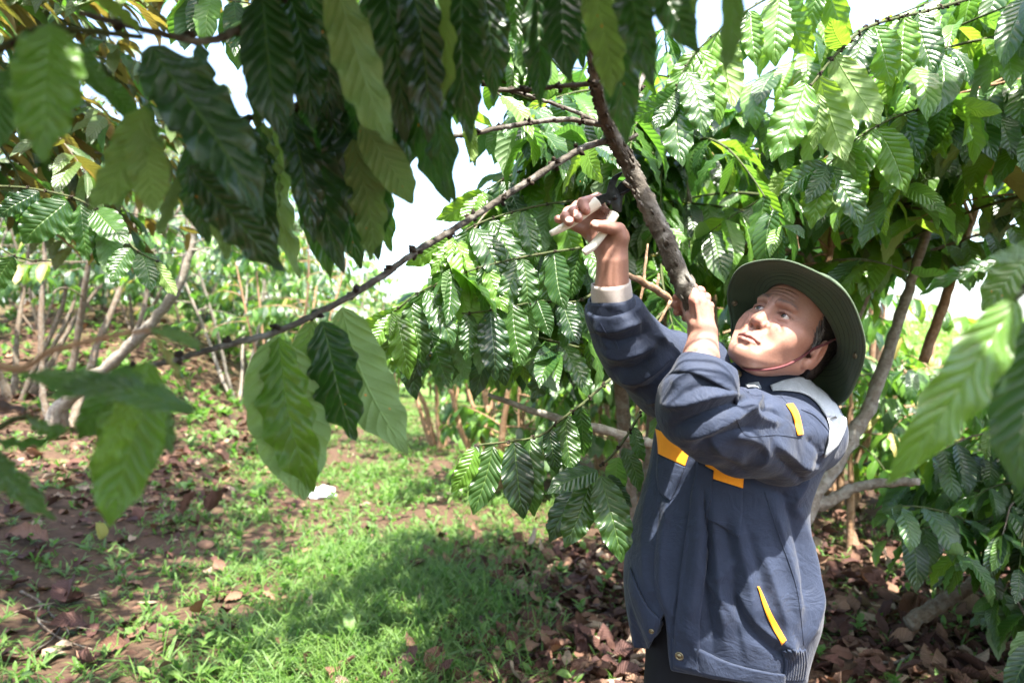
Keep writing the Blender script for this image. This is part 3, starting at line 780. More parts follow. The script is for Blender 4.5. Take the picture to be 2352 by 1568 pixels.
# bare twigs near the top of the stem
fbranch([(1395, 290, 1.19), (1300, 275, 1.16), (1180, 288, 1.12), (1080, 308, 1.08), (1005, 318, 1.05)], 0.005, 0.0035, M_BARKDARK, 0.05, 0.006, seed=3)
fbranch([(1402, 300, 1.20), (1340, 265, 1.22), (1260, 235, 1.22), (1180, 210, 1.20), (1110, 195, 1.18)], 0.0042, 0.0025, M_BARKDARK, 0.05, 0.006, seed=4)
fbranch([(1130, 208, 1.02), (1220, 205, 1.0), (1300, 197, 0.99), (1380, 190, 0.99)], 0.003, 0.004, M_BARKDARK, 0.05, 0.006, seed=5)
fbranch([(1432, 300, 1.22), (1455, 235, 1.24), (1480, 170, 1.26), (1500, 130, 1.28)], 0.006, 0.004, M_BARKDARK, 0.05, 0.006, seed=6)
BD = fbranch([(1350, -60, 1.0), (1180, -70, 0.92), (1000, -50, 0.82), (820, -40, 0.76), (640, -10, 0.72), (560, 60, 0.71), (470, 95, 0.69), (340, 70, 0.66), (180, 30, 0.62)], 0.006, 0.003, M_BARKDARK, 0.06, 0.007, seed=7)
BD2 = fbranch([(1000, -50, 0.86), (900, 60, 0.86), (800, 170, 0.86), (690, 240, 0.84), (560, 275, 0.80), (480, 290, 0.78)], 0.005, 0.003, M_TWIG, 0.06, 0.006, seed=9)
BE = fbranch([(1350, -60, 0.9), (1480, -80, 0.78), (1620, -70, 0.68), (1720, -60, 0.62)], 0.005, 0.003, M_TWIG, 0.06, 0.006, seed=10)
Dk, Lf, Pl, Lt = M_LEAF_DARK, M_LEAF, M_LEAF_PALE, M_LEAF_LIGHT
for a in (
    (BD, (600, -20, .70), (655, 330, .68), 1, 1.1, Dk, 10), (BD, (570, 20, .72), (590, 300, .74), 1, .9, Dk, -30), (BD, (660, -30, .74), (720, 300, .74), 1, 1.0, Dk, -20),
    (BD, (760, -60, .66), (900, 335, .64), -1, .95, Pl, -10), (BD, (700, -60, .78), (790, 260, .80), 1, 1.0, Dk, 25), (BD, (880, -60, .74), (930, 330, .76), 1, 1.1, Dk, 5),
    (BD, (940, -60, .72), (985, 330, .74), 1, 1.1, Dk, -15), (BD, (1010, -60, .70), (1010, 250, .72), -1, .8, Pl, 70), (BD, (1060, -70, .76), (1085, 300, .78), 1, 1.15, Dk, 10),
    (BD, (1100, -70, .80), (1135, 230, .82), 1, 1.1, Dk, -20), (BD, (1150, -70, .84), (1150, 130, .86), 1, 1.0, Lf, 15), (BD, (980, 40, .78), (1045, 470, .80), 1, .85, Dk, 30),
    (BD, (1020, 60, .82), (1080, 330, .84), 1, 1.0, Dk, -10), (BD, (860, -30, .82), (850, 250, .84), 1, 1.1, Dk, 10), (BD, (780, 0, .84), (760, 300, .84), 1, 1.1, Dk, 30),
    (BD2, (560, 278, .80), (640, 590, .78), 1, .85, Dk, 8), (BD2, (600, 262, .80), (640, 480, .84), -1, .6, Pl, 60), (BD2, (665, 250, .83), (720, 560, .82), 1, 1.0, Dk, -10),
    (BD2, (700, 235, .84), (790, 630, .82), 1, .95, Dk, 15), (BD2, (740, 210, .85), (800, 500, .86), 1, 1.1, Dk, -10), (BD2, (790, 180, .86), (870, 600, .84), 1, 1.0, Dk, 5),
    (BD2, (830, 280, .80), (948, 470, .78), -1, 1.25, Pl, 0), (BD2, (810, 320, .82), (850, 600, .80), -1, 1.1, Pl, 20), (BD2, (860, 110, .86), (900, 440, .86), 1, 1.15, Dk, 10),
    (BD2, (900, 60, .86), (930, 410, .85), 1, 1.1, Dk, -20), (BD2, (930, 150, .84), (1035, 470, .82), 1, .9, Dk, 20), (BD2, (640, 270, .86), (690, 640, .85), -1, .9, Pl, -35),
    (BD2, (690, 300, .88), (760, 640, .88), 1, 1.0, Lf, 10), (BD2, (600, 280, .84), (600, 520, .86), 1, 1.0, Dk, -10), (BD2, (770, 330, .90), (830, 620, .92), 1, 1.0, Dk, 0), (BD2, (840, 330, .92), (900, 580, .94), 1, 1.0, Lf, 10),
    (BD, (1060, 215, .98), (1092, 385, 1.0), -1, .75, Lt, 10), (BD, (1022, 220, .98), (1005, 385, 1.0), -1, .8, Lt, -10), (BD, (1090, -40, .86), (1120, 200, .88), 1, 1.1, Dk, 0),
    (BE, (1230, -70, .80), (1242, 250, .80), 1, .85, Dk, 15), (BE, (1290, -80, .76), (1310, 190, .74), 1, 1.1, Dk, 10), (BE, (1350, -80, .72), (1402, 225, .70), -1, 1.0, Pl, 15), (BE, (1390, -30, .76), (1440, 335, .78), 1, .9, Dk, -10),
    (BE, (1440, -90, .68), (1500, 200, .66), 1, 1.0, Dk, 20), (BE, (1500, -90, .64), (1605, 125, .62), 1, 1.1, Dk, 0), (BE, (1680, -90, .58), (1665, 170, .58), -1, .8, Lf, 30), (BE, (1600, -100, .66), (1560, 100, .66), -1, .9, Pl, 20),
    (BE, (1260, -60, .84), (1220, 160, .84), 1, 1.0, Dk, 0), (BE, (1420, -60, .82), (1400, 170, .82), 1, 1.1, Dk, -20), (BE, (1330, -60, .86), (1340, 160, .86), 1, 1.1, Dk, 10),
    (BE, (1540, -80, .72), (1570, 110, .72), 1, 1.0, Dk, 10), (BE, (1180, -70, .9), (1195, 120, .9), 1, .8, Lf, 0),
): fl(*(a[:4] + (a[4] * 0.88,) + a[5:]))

# its crown above the view
bag = Leaves(); rng = np.random.default_rng(19); mbx = MB()
for k in range(85):
    i = rng.integers(116, 149); cc = branch_path(rng, trunk0_c[i], rng.uniform(0, 6.28), rng.uniform(.0, .9), rng.uniform(.5, 1.2), rng.uniform(.2, .8))
    if in_px(cc, [(-80, -80, 2440, 1650, 3)]): continue
    vf, c2, r2 = stem_mesh(cc, np.linspace(.005, .0018, len(cc)), 900 + k, 5, 12, .03); mbx.add(vf); leaves_on(bag, rng, c2, .06, (.15, .25), .15)
p_, a_, n_, L_, w_ = bag.arrays(); a1 = a_ / np.linalg.norm(a_, axis=1, keepdims=True)
kp = ~in_px(np.stack([p_ + a1 * (L_ * f)[:, None] for f in (0, .5, 1)], 1), [(-80, -80, 2440, 1650, 3)])
kp &= ~((p_[:, 0] > -0.05) & (p_[:, 1] > 0.62))          # unseen crown leaves cut away here so sunlight reaches the person
merged('foliage', M_LEAF_DARK, 'far', p_[kp], frame(a_, n_)[kp], L_[kp], w_[kp], 19, T0)
o = mbx.build('branches', M_BARKDARK, T0); o['kind'] = 'stuff'

# --- near coffee tree on the left: twigs and leaves close to the lens
NL = np.array((-1.15, 0.35, 0)); NL[2] = gz(NL[0], NL[1])
TL = empty('coffee_tree', NL)
tag(TL, 'near coffee tree at the left edge with blurred leaves close to the lens', 'tree')
vf, c, r = stem_mesh([NL + np.array((0, 0, -0.05)), NL + np.array((0.02, 0, 0.6)), NL + np.array((0.08, 0.02, 1.3)), NL + np.array((0.15, 0.06, 2.2)), NL + np.array((0.25, 0.1, 2.9))], [0.035, 0.03, 0.025, 0.018, 0.008], 11, 10); b = MB(); b.add(vf); b.build('trunk', M_BARK, TL)
LB = fbranch([(-260, 640, .55), (0, 838, .50), (120, 805, .50), (240, 775, .51), (345, 757, .52)], 0.0035, 0.0018, M_BARKTAN, 0.09, 0, root=TL, seed=21)
LC = fbranch([(-260, 100, .70), (-60, 130, .66), (90, 70, .60), (180, 70, .60), (330, 85, .62)], 0.004, 0.0025, M_TWIG, 0.07, 0.005, root=TL, seed=22)
LD = fbranch([(-260, 1000, .60), (-60, 1000, .60), (40, 960, .60), (90, 955, .60)], 0.004, 0.0025, M_TWIG, 0.07, 0.0, root=TL, seed=23)
for a in (
    (LB, (340, 830, .56), (250, 1212, .54), 1, 1.15, Lt, 25, 2), (LB, (335, 890, .58), (345, 1085, .60), 1, .8, Lf, -20), (LB, (330, 862, .50), (110, 915, .46), 1, .7, Lf, 20), (LB, (322, 870, .53), (205, 1095, .50), 1, .9, Lt, -35), (LB, (345, 880, .60), (395, 1045, .60), -1, .8, Lf, 10), (LB, (300, 840, .55), (180, 1010, .56), 1, 1.0, Lf, 10), (LB, (450, 945, .52), (35, 858, .46), 1, .55, Lf, 30, 4), (LB, (345, 757, .52), (465, 795, .50), -1, .5, Lf, 20), (LB, (350, 770, .52), (420, 900, .54), -1, .35, M_LEAF_YEL, 60),
    (LD, (90, 955, .60), (-40, 945, .52), 1, .9, M_DRY, 70), (LD, (60, 960, .60), (175, 985, .56), 1, .6, Lf, 30), (LD, (-40, 1030, .56), (130, 1195, .54), 1, .6, Lf, 15), (LD, (-60, 1000, .6), (140, 1000, .6), 1, .5, Lf, 60), (LD, (-30, 1080, .6), (60, 1160, .62), -1, .9, Dk, 30),
    (LC, (115, 55, .50), (100, 375, .48), 1, 1.15, Lt, 10, 3), (LC, (60, 70, .56), (50, 330, .56), 1, .9, Lf, -25), (LC, (345, 105, .64), (605, 505, .62), 1, .95, Dk, -8, 1), (LC, (455, 100, .70), (540, 420, .70), 1, .8, Dk, 40),
    (LC, (335, 250, .60), (200, 485, .58), -1, 1.0, Lt, 25, 5), (LC, (315, 300, .60), (352, 492, .60), -1, 1.25, Lt, 0, 6), (LC, (345, 255, .62), (385, 430, .62), -1, .7, Pl, 62), (LC, (335, 245, .62), (270, 480, .64), -1, .9, Lf, -10),
    (LC, (405, 405, .66), (358, 545, .64), -1, .8, Pl, 45), (LC, (170, 100, .64), (268, 240, .62), 1, .7, Lf, 10), (LC, (200, -20, .58), (330, 80, .60), -1, .8, Lt, 30), (LC, (430, 380, .68), (655, 625, .70), 1, .9, Dk, 10), (LC, (470, 300, .72), (520, 600, .72), -1, .8, Pl, 30), (LC, (440, 330, .74), (480, 560, .76), 1, 1.0, Dk, 10), (LC, (520, 300, .76), (560, 560, .78), 1, 1.0, Dk, -10),
    (LC, (230, 180, .70), (330, 300, .70), 1, .9, Lf, 0), (LC, (20, 160, .62), (-20, 360, .60), 1, 1.0, Lf, 0),
): fl(*(a[:4] + (a[4] * 1.10,) + a[5:]))

KT = np.array((-2.35, 2.3, 0)); KT[2] = gz(KT[0], KT[1])
TK = empty('coffee_tree', KT); tag(TK, 'coffee tree at the left with a few broad leaves hanging before the pale trunks', 'tree')
vf, c, r = stem_mesh([KT + np.array((0, 0, -.05)), KT + np.array((-.02, 0, .7)), KT + np.array((.05, 0, 1.5)), KT + np.array((.12, .02, 2.2))], [.035, .03, .022, .01], 13, 10); b = MB(); b.add(vf); b.build('trunk', M_BARK, TK)
KB = fbranch([(-330, 470, 2.3), (-60, 430, 2.25), (110, 440, 2.2), (220, 480, 2.2), (310, 570, 2.15), (360, 600, 2.12)], .005, .0022, M_TWIG, .08, .006, root=TK, seed=25)
KB2 = fbranch([(-330, 470, 2.3), (-100, 520, 2.3), (40, 590, 2.3), (120, 600, 2.3)], .005, .0022, M_TWIG, .08, .006, root=TK, seed=26)
for a in ((KB, (155, 462, 2.2), (52, 560, 2.15), 1, 1.9, Lf, 0), (KB, (185, 470, 2.2), (205, 600, 2.2), 1, 1.2, Lf, 20), (KB, (240, 500, 2.2), (262, 640, 2.15), -1, 1.2, Lf, 10), (KB, (300, 570, 2.15), (255, 650, 2.1), 1, 1.6, Lf, 0), (KB, (325, 580, 2.15), (348, 670, 2.1), 1, 1.6, Lf, 10), (KB, (355, 600, 2.12), (405, 680, 2.1), -1, 1.1, Lt, 20), (KB, (215, 480, 2.2), (295, 560, 2.15), 1, 1.5, Lf, -10), (KB, (90, 440, 2.2), (-10, 500, 2.15), 1, 1.3, Dk, 0), (KB, (130, 445, 2.2), (160, 560, 2.25), -1, 1.3, Lf, 0), (KB, (250, 510, 2.2), (225, 610, 2.25), 1, 1.3, Dk, 0),
          (KB2, (30, 590, 2.3), (-20, 680, 2.3), 1, 1.4, Lf, 0), (KB2, (20, 440, 2.2), (60, 520, 2.3), 1, 1.4, Dk, 0)): fl(*a)

# --- near coffee tree on the right: two big leaves close to the lens
NR = np.array((1.25, 0.40, 0)); NR[2] = gz(NR[0], NR[1])
TR = empty('coffee_tree', NR)
tag(TR, 'near coffee tree at the right edge with two large dark leaves close to the lens', 'tree')
vf, c, r = stem_mesh([NR + np.array((0, 0, -0.05)), NR + np.array((0.0, 0.02, 0.7)), NR + np.array((-0.06, 0.05, 1.4)), NR + np.array((-0.1, 0.1, 2.0))], [0.03, 0.026, 0.018, 0.006], 12, 10); b = MB(); b.add(vf); b.build('trunk', M_BARK, TR)
RB = fbranch([(2700, 560, .62), (2480, 600, .60), (2380, 650, .58), (2330, 690, .57)], 0.004, 0.002, M_TWIG, 0.06, 0.004, root=TR, seed=31)
for a in (
    (RB, (2335, 685, .57), (2035, 1112, .55), 1, .66, Lt, -22, 0), (RB, (2420, 700, .56), (2340, 1130, .54), 1, 1.0, Dk, 10), (RB, (2420, 540, .62), (2270, 590, .60), -1, .7, Lf, 30), (RB, (2380, 560, .82), (2255, 715, .82), 1, 1.3, Pl, 0),
    (RB, (2330, 590, .86), (2110, 680, .90), 1, .5, Lf, 40), (RB, (2480, 800, .62), (2440, 1150, .62), 1, 1.0, Lf, 0),
): fl(*(a[:4] + (a[4] * 1.08,) + a[5:]))

# --- tree behind the person: forked trunk, stems and the pale low branch; leaves hung beside the raised arm
TB = np.array((0.98, 2.75, 0)); TB[2] = gz(TB[0], TB[1])
def stp(l, d): return [tuple(P(x, y, d + dd)) for x, y, dd in l]
stemsB = [
    ([TB + np.array((0, 0, -.06)), TB + np.array((0.06, 0, .35))] + stp([(1850, 1180, 0), (1925, 1055, .02), (2000, 925, .05), (2062, 745, .08), (2105, 610, .10), (2150, 450, .10), (2190, 260, .1)], 2.75), [.05, .043, .037, .032, .028, .023, .020, .016, .010]),
    (stp([(1872, 1165, .02), (1960, 1122, -.05), (2040, 1108, -.15), (2110, 1106, -.25)], 2.75), [.026, .021, .018, .014]),
    ([TB + np.array((0.0, 0.05, .25))] + stp([(1800, 1000, .15), (1878, 700, .20), (1845, 560, .20), (1825, 440, .18), (1808, 330, .15), (1790, 150, .1)], 2.75), [.024, .021, .019, .017, .016, .013, .008]),
    ([TB + np.array((0.0, 0.10, .25))] + stp([(1880, 900, .25), (1972, 715, .3), (2020, 620, .3), (2062, 520, .3), (2092, 350, .25), (2110, 200, .2)], 2.75), [.026, .022, .020, .018, .016, .013, .008]),
    ([TB + np.array((-0.10, 0.1, .4))] + stp([(1640, 740, .30), (1600, 560, .35), (1570, 400, .35), (1540, 300, .3)], 2.75), [.022, .018, .016, .013, .008]),
    ([TB + np.array((-.05, -.02, .45))] + stp([(1560, 1040, -.35), (1490, 1018, -.40), (1400, 990, -.40), (1320, 970, -.40), (1230, 945, -.40), (1120, 905, -.40)], 2.75), [.022, .019, .0175, .016, .0145, .012, .007]),
]
keepout = [(1330, 430, 1500, 760, 1.6), (1500, 560, 1990, 1568, 1.75)]
def av1(c): return in_px(c, [(1330, 420, 1990, 1568, 1.9), (850, 250, 1010, 620, 99), (560, 900, 1060, 1300, 99), (640, 820, 880, 1200, 99)])
_r, _n = coffee_tree(TB, 'forked coffee tree standing right behind the person', stemsB, 46, (1.55, 2.9), (0.7, 1.5), 61, MIX_L, 200, (0.16, 0.25), 0.07, bark=M_BARKPALE, lod_obj='mid', avoid=lambda c: in_px(c, [(1330, 420, 1990, 1568, 2.1), (2000, 640, 2330, 1000, 2.6)]))
# dead pale twiggy stem
b = MB()
vf, c, r = stem_mesh(pv([(1885, 760, 2.8), (1898, 640, 2.8), (1908, 560, 2.8), (1912, 500, 2.8), (1925, 430, 2.8)]), [.020, .018, .013, .009, .004], 71, 8); b.add(vf)
for (x0, y0, x1, y1) in ((1905, 575, 1850, 530), (1905, 575, 1960, 545), (1900, 610, 1840, 608), (1910, 530, 1880, 470), (1908, 545, 1990, 525), (1898, 640, 1935, 615), (1903, 585, 1866, 592)):
    b.add(stem_mesh(pv([(x0, y0, 2.8), ((x0 + x1) / 2, (y0 + y1) / 2 - 5, 2.78), (x1, y1, 2.75)]), [.006, .0045, .002], 72, 5, 8)[0])
b.build('dead_stem', M_BARKTAN, _r)

# low-hanging foliage left of the raised arm, on long branches of a tree beyond
TM = np.array((0.62, 3.25, 0)); TM[2] = gz(TM[0], TM[1])
stemsM = [([TM + np.array((0, 0, -.06)), TM + np.array((-.05, 0, .5)), TM + np.array((-.12, -.1, 1.2)), TM + np.array((-.22, -.2, 1.9)), TM + np.array((-.3, -.3, 2.5))], [.045, .038, .03, .022, .01]),
          ([TM + np.array((0.05, 0, -.06)), TM + np.array((.05, .1, .6)), TM + np.array((.1, .1, 1.4)), TM + np.array((.2, 0, 2.2)), TM + np.array((.3, -.1, 2.7))], [.04, .034, .028, .02, .01])]
def avM(c): return in_px(c, [(1330, 430, 1990, 1568, 1.9), (780, 240, 1000, 610, 99), (1000, 200, 1150, 440, 99), (300, 880, 1000, 1568, 99), (1000, 905, 1500, 1300, 99), (400, 300, 860, 1000, 99)])
coffee_tree(TM, 'bushy coffee tree with dense drooping leaves left of the raised arm', stemsM, 150, (1.0, 2.45), (0.7, 1.75), 62, MIX_N, 290, (0.15, 0.23), 0.065, el=(-0.1, 0.55), droop=(0.5, 1.1), az=(math.pi * 1.02, math.pi * 1.80), avoid=avM, lod_bulk='far')
# branches with hand-hung leaves in focus
TMo = [o for o in bpy.data.objects if o.get('label') == 'bushy coffee tree with dense drooping leaves left of the raised arm'][0]
GB = fbranch([(1560, 690, 1.95), (1510, 730, 1.85), (1440, 835, 1.70), (1390, 880, 1.62), (1340, 925, 1.56), (1290, 962, 1.52), (1240, 1000, 1.50), (1180, 1012, 1.48), (1095, 1022, 1.47)], 0.0045, 0.0022, M_TWIG, 0.06, 0.006, root=TMo, seed=41)
GB2 = fbranch([(1560, 760, 1.95), (1520, 850, 1.75), (1480, 930, 1.58), (1440, 1000, 1.50), (1410, 1040, 1.46), (1380, 1070, 1.44)], 0.004, 0.0024, M_TWIG, 0.06, 0.006, root=TMo, seed=42)
GB3 = fbranch([(1420, 640, 2.1), (1330, 690, 1.98), (1260, 690, 1.92), (1190, 700, 1.88), (1110, 715, 1.85), (1060, 720, 1.85)], 0.004, 0.0022, M_TWIG, 0.06, 0.006, root=TMo, seed=43)
for a in (
    (GB, (1092, 1026, 1.47), (1036, 1132, 1.45), 1, 1.05, Lt, -10), (GB, (1132, 1024, 1.47), (1086, 1182, 1.46), 1, .95, Lf, 5), (GB, (1180, 1014, 1.48), (1203, 1192, 1.46), 1, .98, Dk, -5), (GB, (1218, 1006, 1.49), (1227, 1186, 1.48), 1, .95, Lf, 8), (GB, (1200, 1010, 1.50), (1190, 1150, 1.53), -1, .9, Lf, 0),
    (GB, (1262, 982, 1.51), (1280, 1090, 1.50), 1, .95, Dk, 15), (GB, (1300, 955, 1.53), (1318, 1088, 1.50), 1, 1.05, Lf, -8), (GB, (1285, 965, 1.54), (1290, 1070, 1.56), -1, .9, Lf, 10), (GB, (1330, 930, 1.56), (1340, 1050, 1.60), 1, .9, Dk, 15),
    (GB2, (1372, 1080, 1.44), (1256, 1134, 1.38), 1, .95, Lf, 25), (GB2, (1345, 1105, 1.45), (1262, 1245, 1.44), 1, 1.0, Dk, 10), (GB2, (1352, 1108, 1.43), (1298, 1258, 1.40), 1, 1.1, Lf, -15), (GB2, (1382, 1092, 1.42), (1428, 1292, 1.38), 1, 1.05, Lf, 0), (GB2, (1398, 1090, 1.46), (1452, 1165, 1.44), 1, 1.0, Dk, 20),
    (GB2, (1432, 1028, 1.49), (1470, 1130, 1.46), 1, .95, Lf, -10), (GB2, (1420, 1050, 1.50), (1420, 1150, 1.55), -1, 1.0, Lf, 0), (GB2, (1385, 1095, 1.48), (1375, 1190, 1.50), 1, .9, Dk, 0), (GB2, (1455, 980, 1.54), (1480, 1060, 1.52), 1, 1.0, Lf, 10),
    (GB3, (1075, 718, 1.85), (1070, 832, 1.83), 1, 1.0, Lf, -20), (GB3, (1128, 714, 1.85), (1138, 875, 1.82), 1, 1.1, Dk, 5), (GB3, (1178, 700, 1.86), (1204, 842, 1.83), 1, 1.15, Lf, 8), (GB3, (1235, 690, 1.90), (1265, 775, 1.86), 1, 1.2, Lf, 20), (GB3, (1215, 700, 1.9), (1225, 800, 1.94), -1, 1.0, Lf, 0), (GB3, (1290, 690, 1.95), (1330, 790, 1.9), 1, 1.1, Dk, 0), (GB3, (1105, 720, 1.88), (1100, 860, 1.9), -1, 1.0, Lf, 10), (GB3, (1325, 690, 1.97), (1290, 800, 1.95), 1, 1.1, Lf, -15),
): fl(*(a[:4] + (a[4] * 1.32,) + a[5:]))

def hung(root, ptsl, nodes, seed, Lm=.19, mats=(M_LEAF, M_LEAF_LIGHT, M_LEAF_DARK), w=1.32):
    """a branch with opposite pairs of drooping leaves"""
    br = fbranch(ptsl, .004, .002, M_TWIG, .06, .005, root=root, seed=seed); r_ = np.random.default_rng(seed); c_ = catmull(ptsl, 60)
    for i in range(nodes):
        f = .12 + .88 * i / (nodes - 1); x, y, d = c_[int(f * 59)]
        for sgn in (-1, 1):
            L = Lm * r_.uniform(.75, 1.12) * 1568 / d; ang = R(r_.uniform(4, 30)) * sgn; dd = r_.uniform(-.05, .03) - .02 * sgn
            fl(br, (x + sgn * 5, y + 3, d), (x + math.sin(ang) * L, y + math.cos(ang) * L, d + dd), 1 if r_.uniform() < .85 else -1, w * r_.uniform(.85, 1.1), mats[r_.choice(3, p=[.5, .3, .2])], r_.uniform(-28, 28))
    for sgn in (-1, .2, 1):
        x, y, d = c_[-1]; fl(br, (x, y, d), (x - 60 + 50 * sgn, y + 95 - 30 * abs(sgn), d - .03), 1, w, mats[1], 20 * sgn)
hung(TMo, [(1390, 455, 2.05), (1250, 470, 1.98), (1120, 505, 1.92), (1040, 545, 1.90)], 6, 611)
hung(TMo, [(1410, 560, 2.0), (1260, 580, 1.92), (1110, 612, 1.87), (975, 665, 1.85), (905, 715, 1.85)], 8, 612)
hung(TMo, [(1340, 800, 2.1), (1190, 765, 2.0), (1040, 750, 1.95), (920, 775, 1.95)], 6, 613)
hung(TMo, [(1400, 340, 2.3), (1290, 370, 2.2), (1180, 400, 2.15), (1110, 440, 2.1)], 5, 614)
b = MB(); b.add(stem_mesh(pv([(1600, 760, 1.72), (1575, 725, 1.66), (1540, 690, 1.60), (1500, 660, 1.55), (1450, 636, 1.50), (1425, 628, 1.48)]), [.010, .009, .0085, .008, .007, .005], 81, 8, 30)[0])
for q in (((1478, 650), (1470, 690), (1440, 745)), ((1540, 690), (1520, 730), (1500, 760)), ((1478, 650), (1483, 600), (1488, 560)), ((1508, 664), (1512, 640), (1513, 628))): b.add(stem_mesh(pv([(x, y, 1.56) for x, y in q]), [.004, .0035, .002], 82, 6, 10)[0])
b.build('bare_branch', M_BARKTAN, TMo)

# --- big coffee tree on the right whose sunlit leaves fill the upper right
TG = np.array((2.35, 2.35, 0)); TG[2] = gz(TG[0], TG[1])
stemsG = [([TG + np.array((0, 0, -.06)), TG + np.array((-.05, 0, .6)), TG + np.array((-.15, -.1, 1.4)), TG + np.array((-.3, -.2, 2.2)), TG + np.array((-.4, -.3, 2.9))], [.045, .04, .033, .024, .01]),
          (stp([(2120, 830, .1), (2170, 690, .1), (2215, 560, .1), (2260, 400, .05), (2290, 250, 0)], 2.9), [.022, .02, .018, .014, .008]),
          ([TG + np.array((.1, 0, -.06)), TG + np.array((.15, .1, .8)), TG + np.array((.1, .2, 1.7)), TG + np.array((0, .1, 2.6))], [.04, .034, .025, .01])]
coffee_tree(TG, 'tall coffee tree at the right with bright sunlit leaves overhead', stemsG, 52, (1.7, 2.9), (0.7, 1.5), 63, MIX_L, 260, (0.16, 0.26), 0.065, az=(math.pi * 1.05, math.pi * 1.95), el=(0, .6), droop=(.4, 1.2), bark=M_BARKTAN, avoid=lambda c: in_px(c, [(1330, 430, 2010, 1568, 2.1), (2040, 570, 2352, 1000, 3.0), (1000, 0, 1500, 640, 9)]))
TGo = [o for o in bpy.data.objects if o.get('label') == 'tall coffee tree at the right with bright sunlit leaves overhead'][0]
IB = fbranch([(2350, -40, 2.1), (2150, 20, 1.9), (2000, 60, 1.75), (1925, 120, 1.68), (1880, 175, 1.65), (1850, 215, 1.64)], 0.005, 0.0025, M_TWIG, 0.05, 0.007, root=TGo, seed=51)
for a in (
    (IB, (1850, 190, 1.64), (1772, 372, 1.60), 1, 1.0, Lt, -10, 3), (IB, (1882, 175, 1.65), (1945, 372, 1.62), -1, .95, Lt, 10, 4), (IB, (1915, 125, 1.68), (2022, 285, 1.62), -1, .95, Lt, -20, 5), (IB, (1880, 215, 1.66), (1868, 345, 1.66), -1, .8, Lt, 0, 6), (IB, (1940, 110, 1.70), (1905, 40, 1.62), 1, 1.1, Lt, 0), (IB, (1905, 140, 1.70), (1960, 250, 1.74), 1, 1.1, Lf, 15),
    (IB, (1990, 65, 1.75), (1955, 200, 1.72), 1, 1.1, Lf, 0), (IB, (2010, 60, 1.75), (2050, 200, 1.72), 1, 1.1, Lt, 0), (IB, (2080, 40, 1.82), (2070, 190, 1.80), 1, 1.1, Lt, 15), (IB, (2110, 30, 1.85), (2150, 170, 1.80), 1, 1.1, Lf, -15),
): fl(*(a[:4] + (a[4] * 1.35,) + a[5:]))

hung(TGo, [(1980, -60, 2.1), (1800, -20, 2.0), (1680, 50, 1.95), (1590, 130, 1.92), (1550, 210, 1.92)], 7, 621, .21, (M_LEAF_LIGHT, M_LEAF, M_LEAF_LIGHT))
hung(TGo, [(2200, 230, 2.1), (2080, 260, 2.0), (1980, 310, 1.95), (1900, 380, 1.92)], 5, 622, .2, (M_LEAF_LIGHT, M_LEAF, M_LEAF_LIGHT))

# --- low bush at the lower right
TU = np.array((2.35, 3.05, 0)); TU[2] = gz(TU[0], TU[1])
stemsU = [([np.array(P(2085, 1432, 3.05)), np.array(P(2160, 1385, 3.05)), np.array(P(2240, 1335, 3.0)), np.array(P(2330, 1230, 2.95)), np.array(P(2380, 1120, 2.95))], [.035, .032, .028, .02, .01]),
          ([TU + np.array((.3, .2, -.05)), TU + np.array((.2, .1, .4)), TU + np.array((.1, 0, .8)), TU + np.array((0, -.1, 1.15))], [.03, .026, .02, .01])]
coffee_tree(TU, 'low leafy coffee bush at the lower right with a leaning stem', stemsU, 84, (.35, 1.15), (.4, .95), 64, MIX_N, 260, (.14, .24), .065, el=(-.1, .7), droop=(.4, 1.1), avoid=lambda c: in_px(c, [(1330, 400, 2000, 1568, 99), (1900, 600, 2040, 1120, 99), (2000, 640, 2352, 985, 99), (1840, 1340, 2080, 1568, 99)]))
# slim sapling trunk in the right middle distance
TSp = np.array(P(1952, 1255, 4.6)); TSp[2] = gz(TSp[0], TSp[1])
coffee_tree(TSp, 'slim pale coffee sapling between the person and the right bush', [([TSp + np.array((0, 0, -.04)), TSp + np.array((.01, 0, .4)), TSp + np.array((.0, 0, 1.0)), TSp + np.array((.05, 0, 1.8))], [.024, .02, .017, .008])], 9, (.5, 1.8), (.4, .8), 65, MIX_L, 60, (.14, .22), .09, bark=M_BARKTAN)

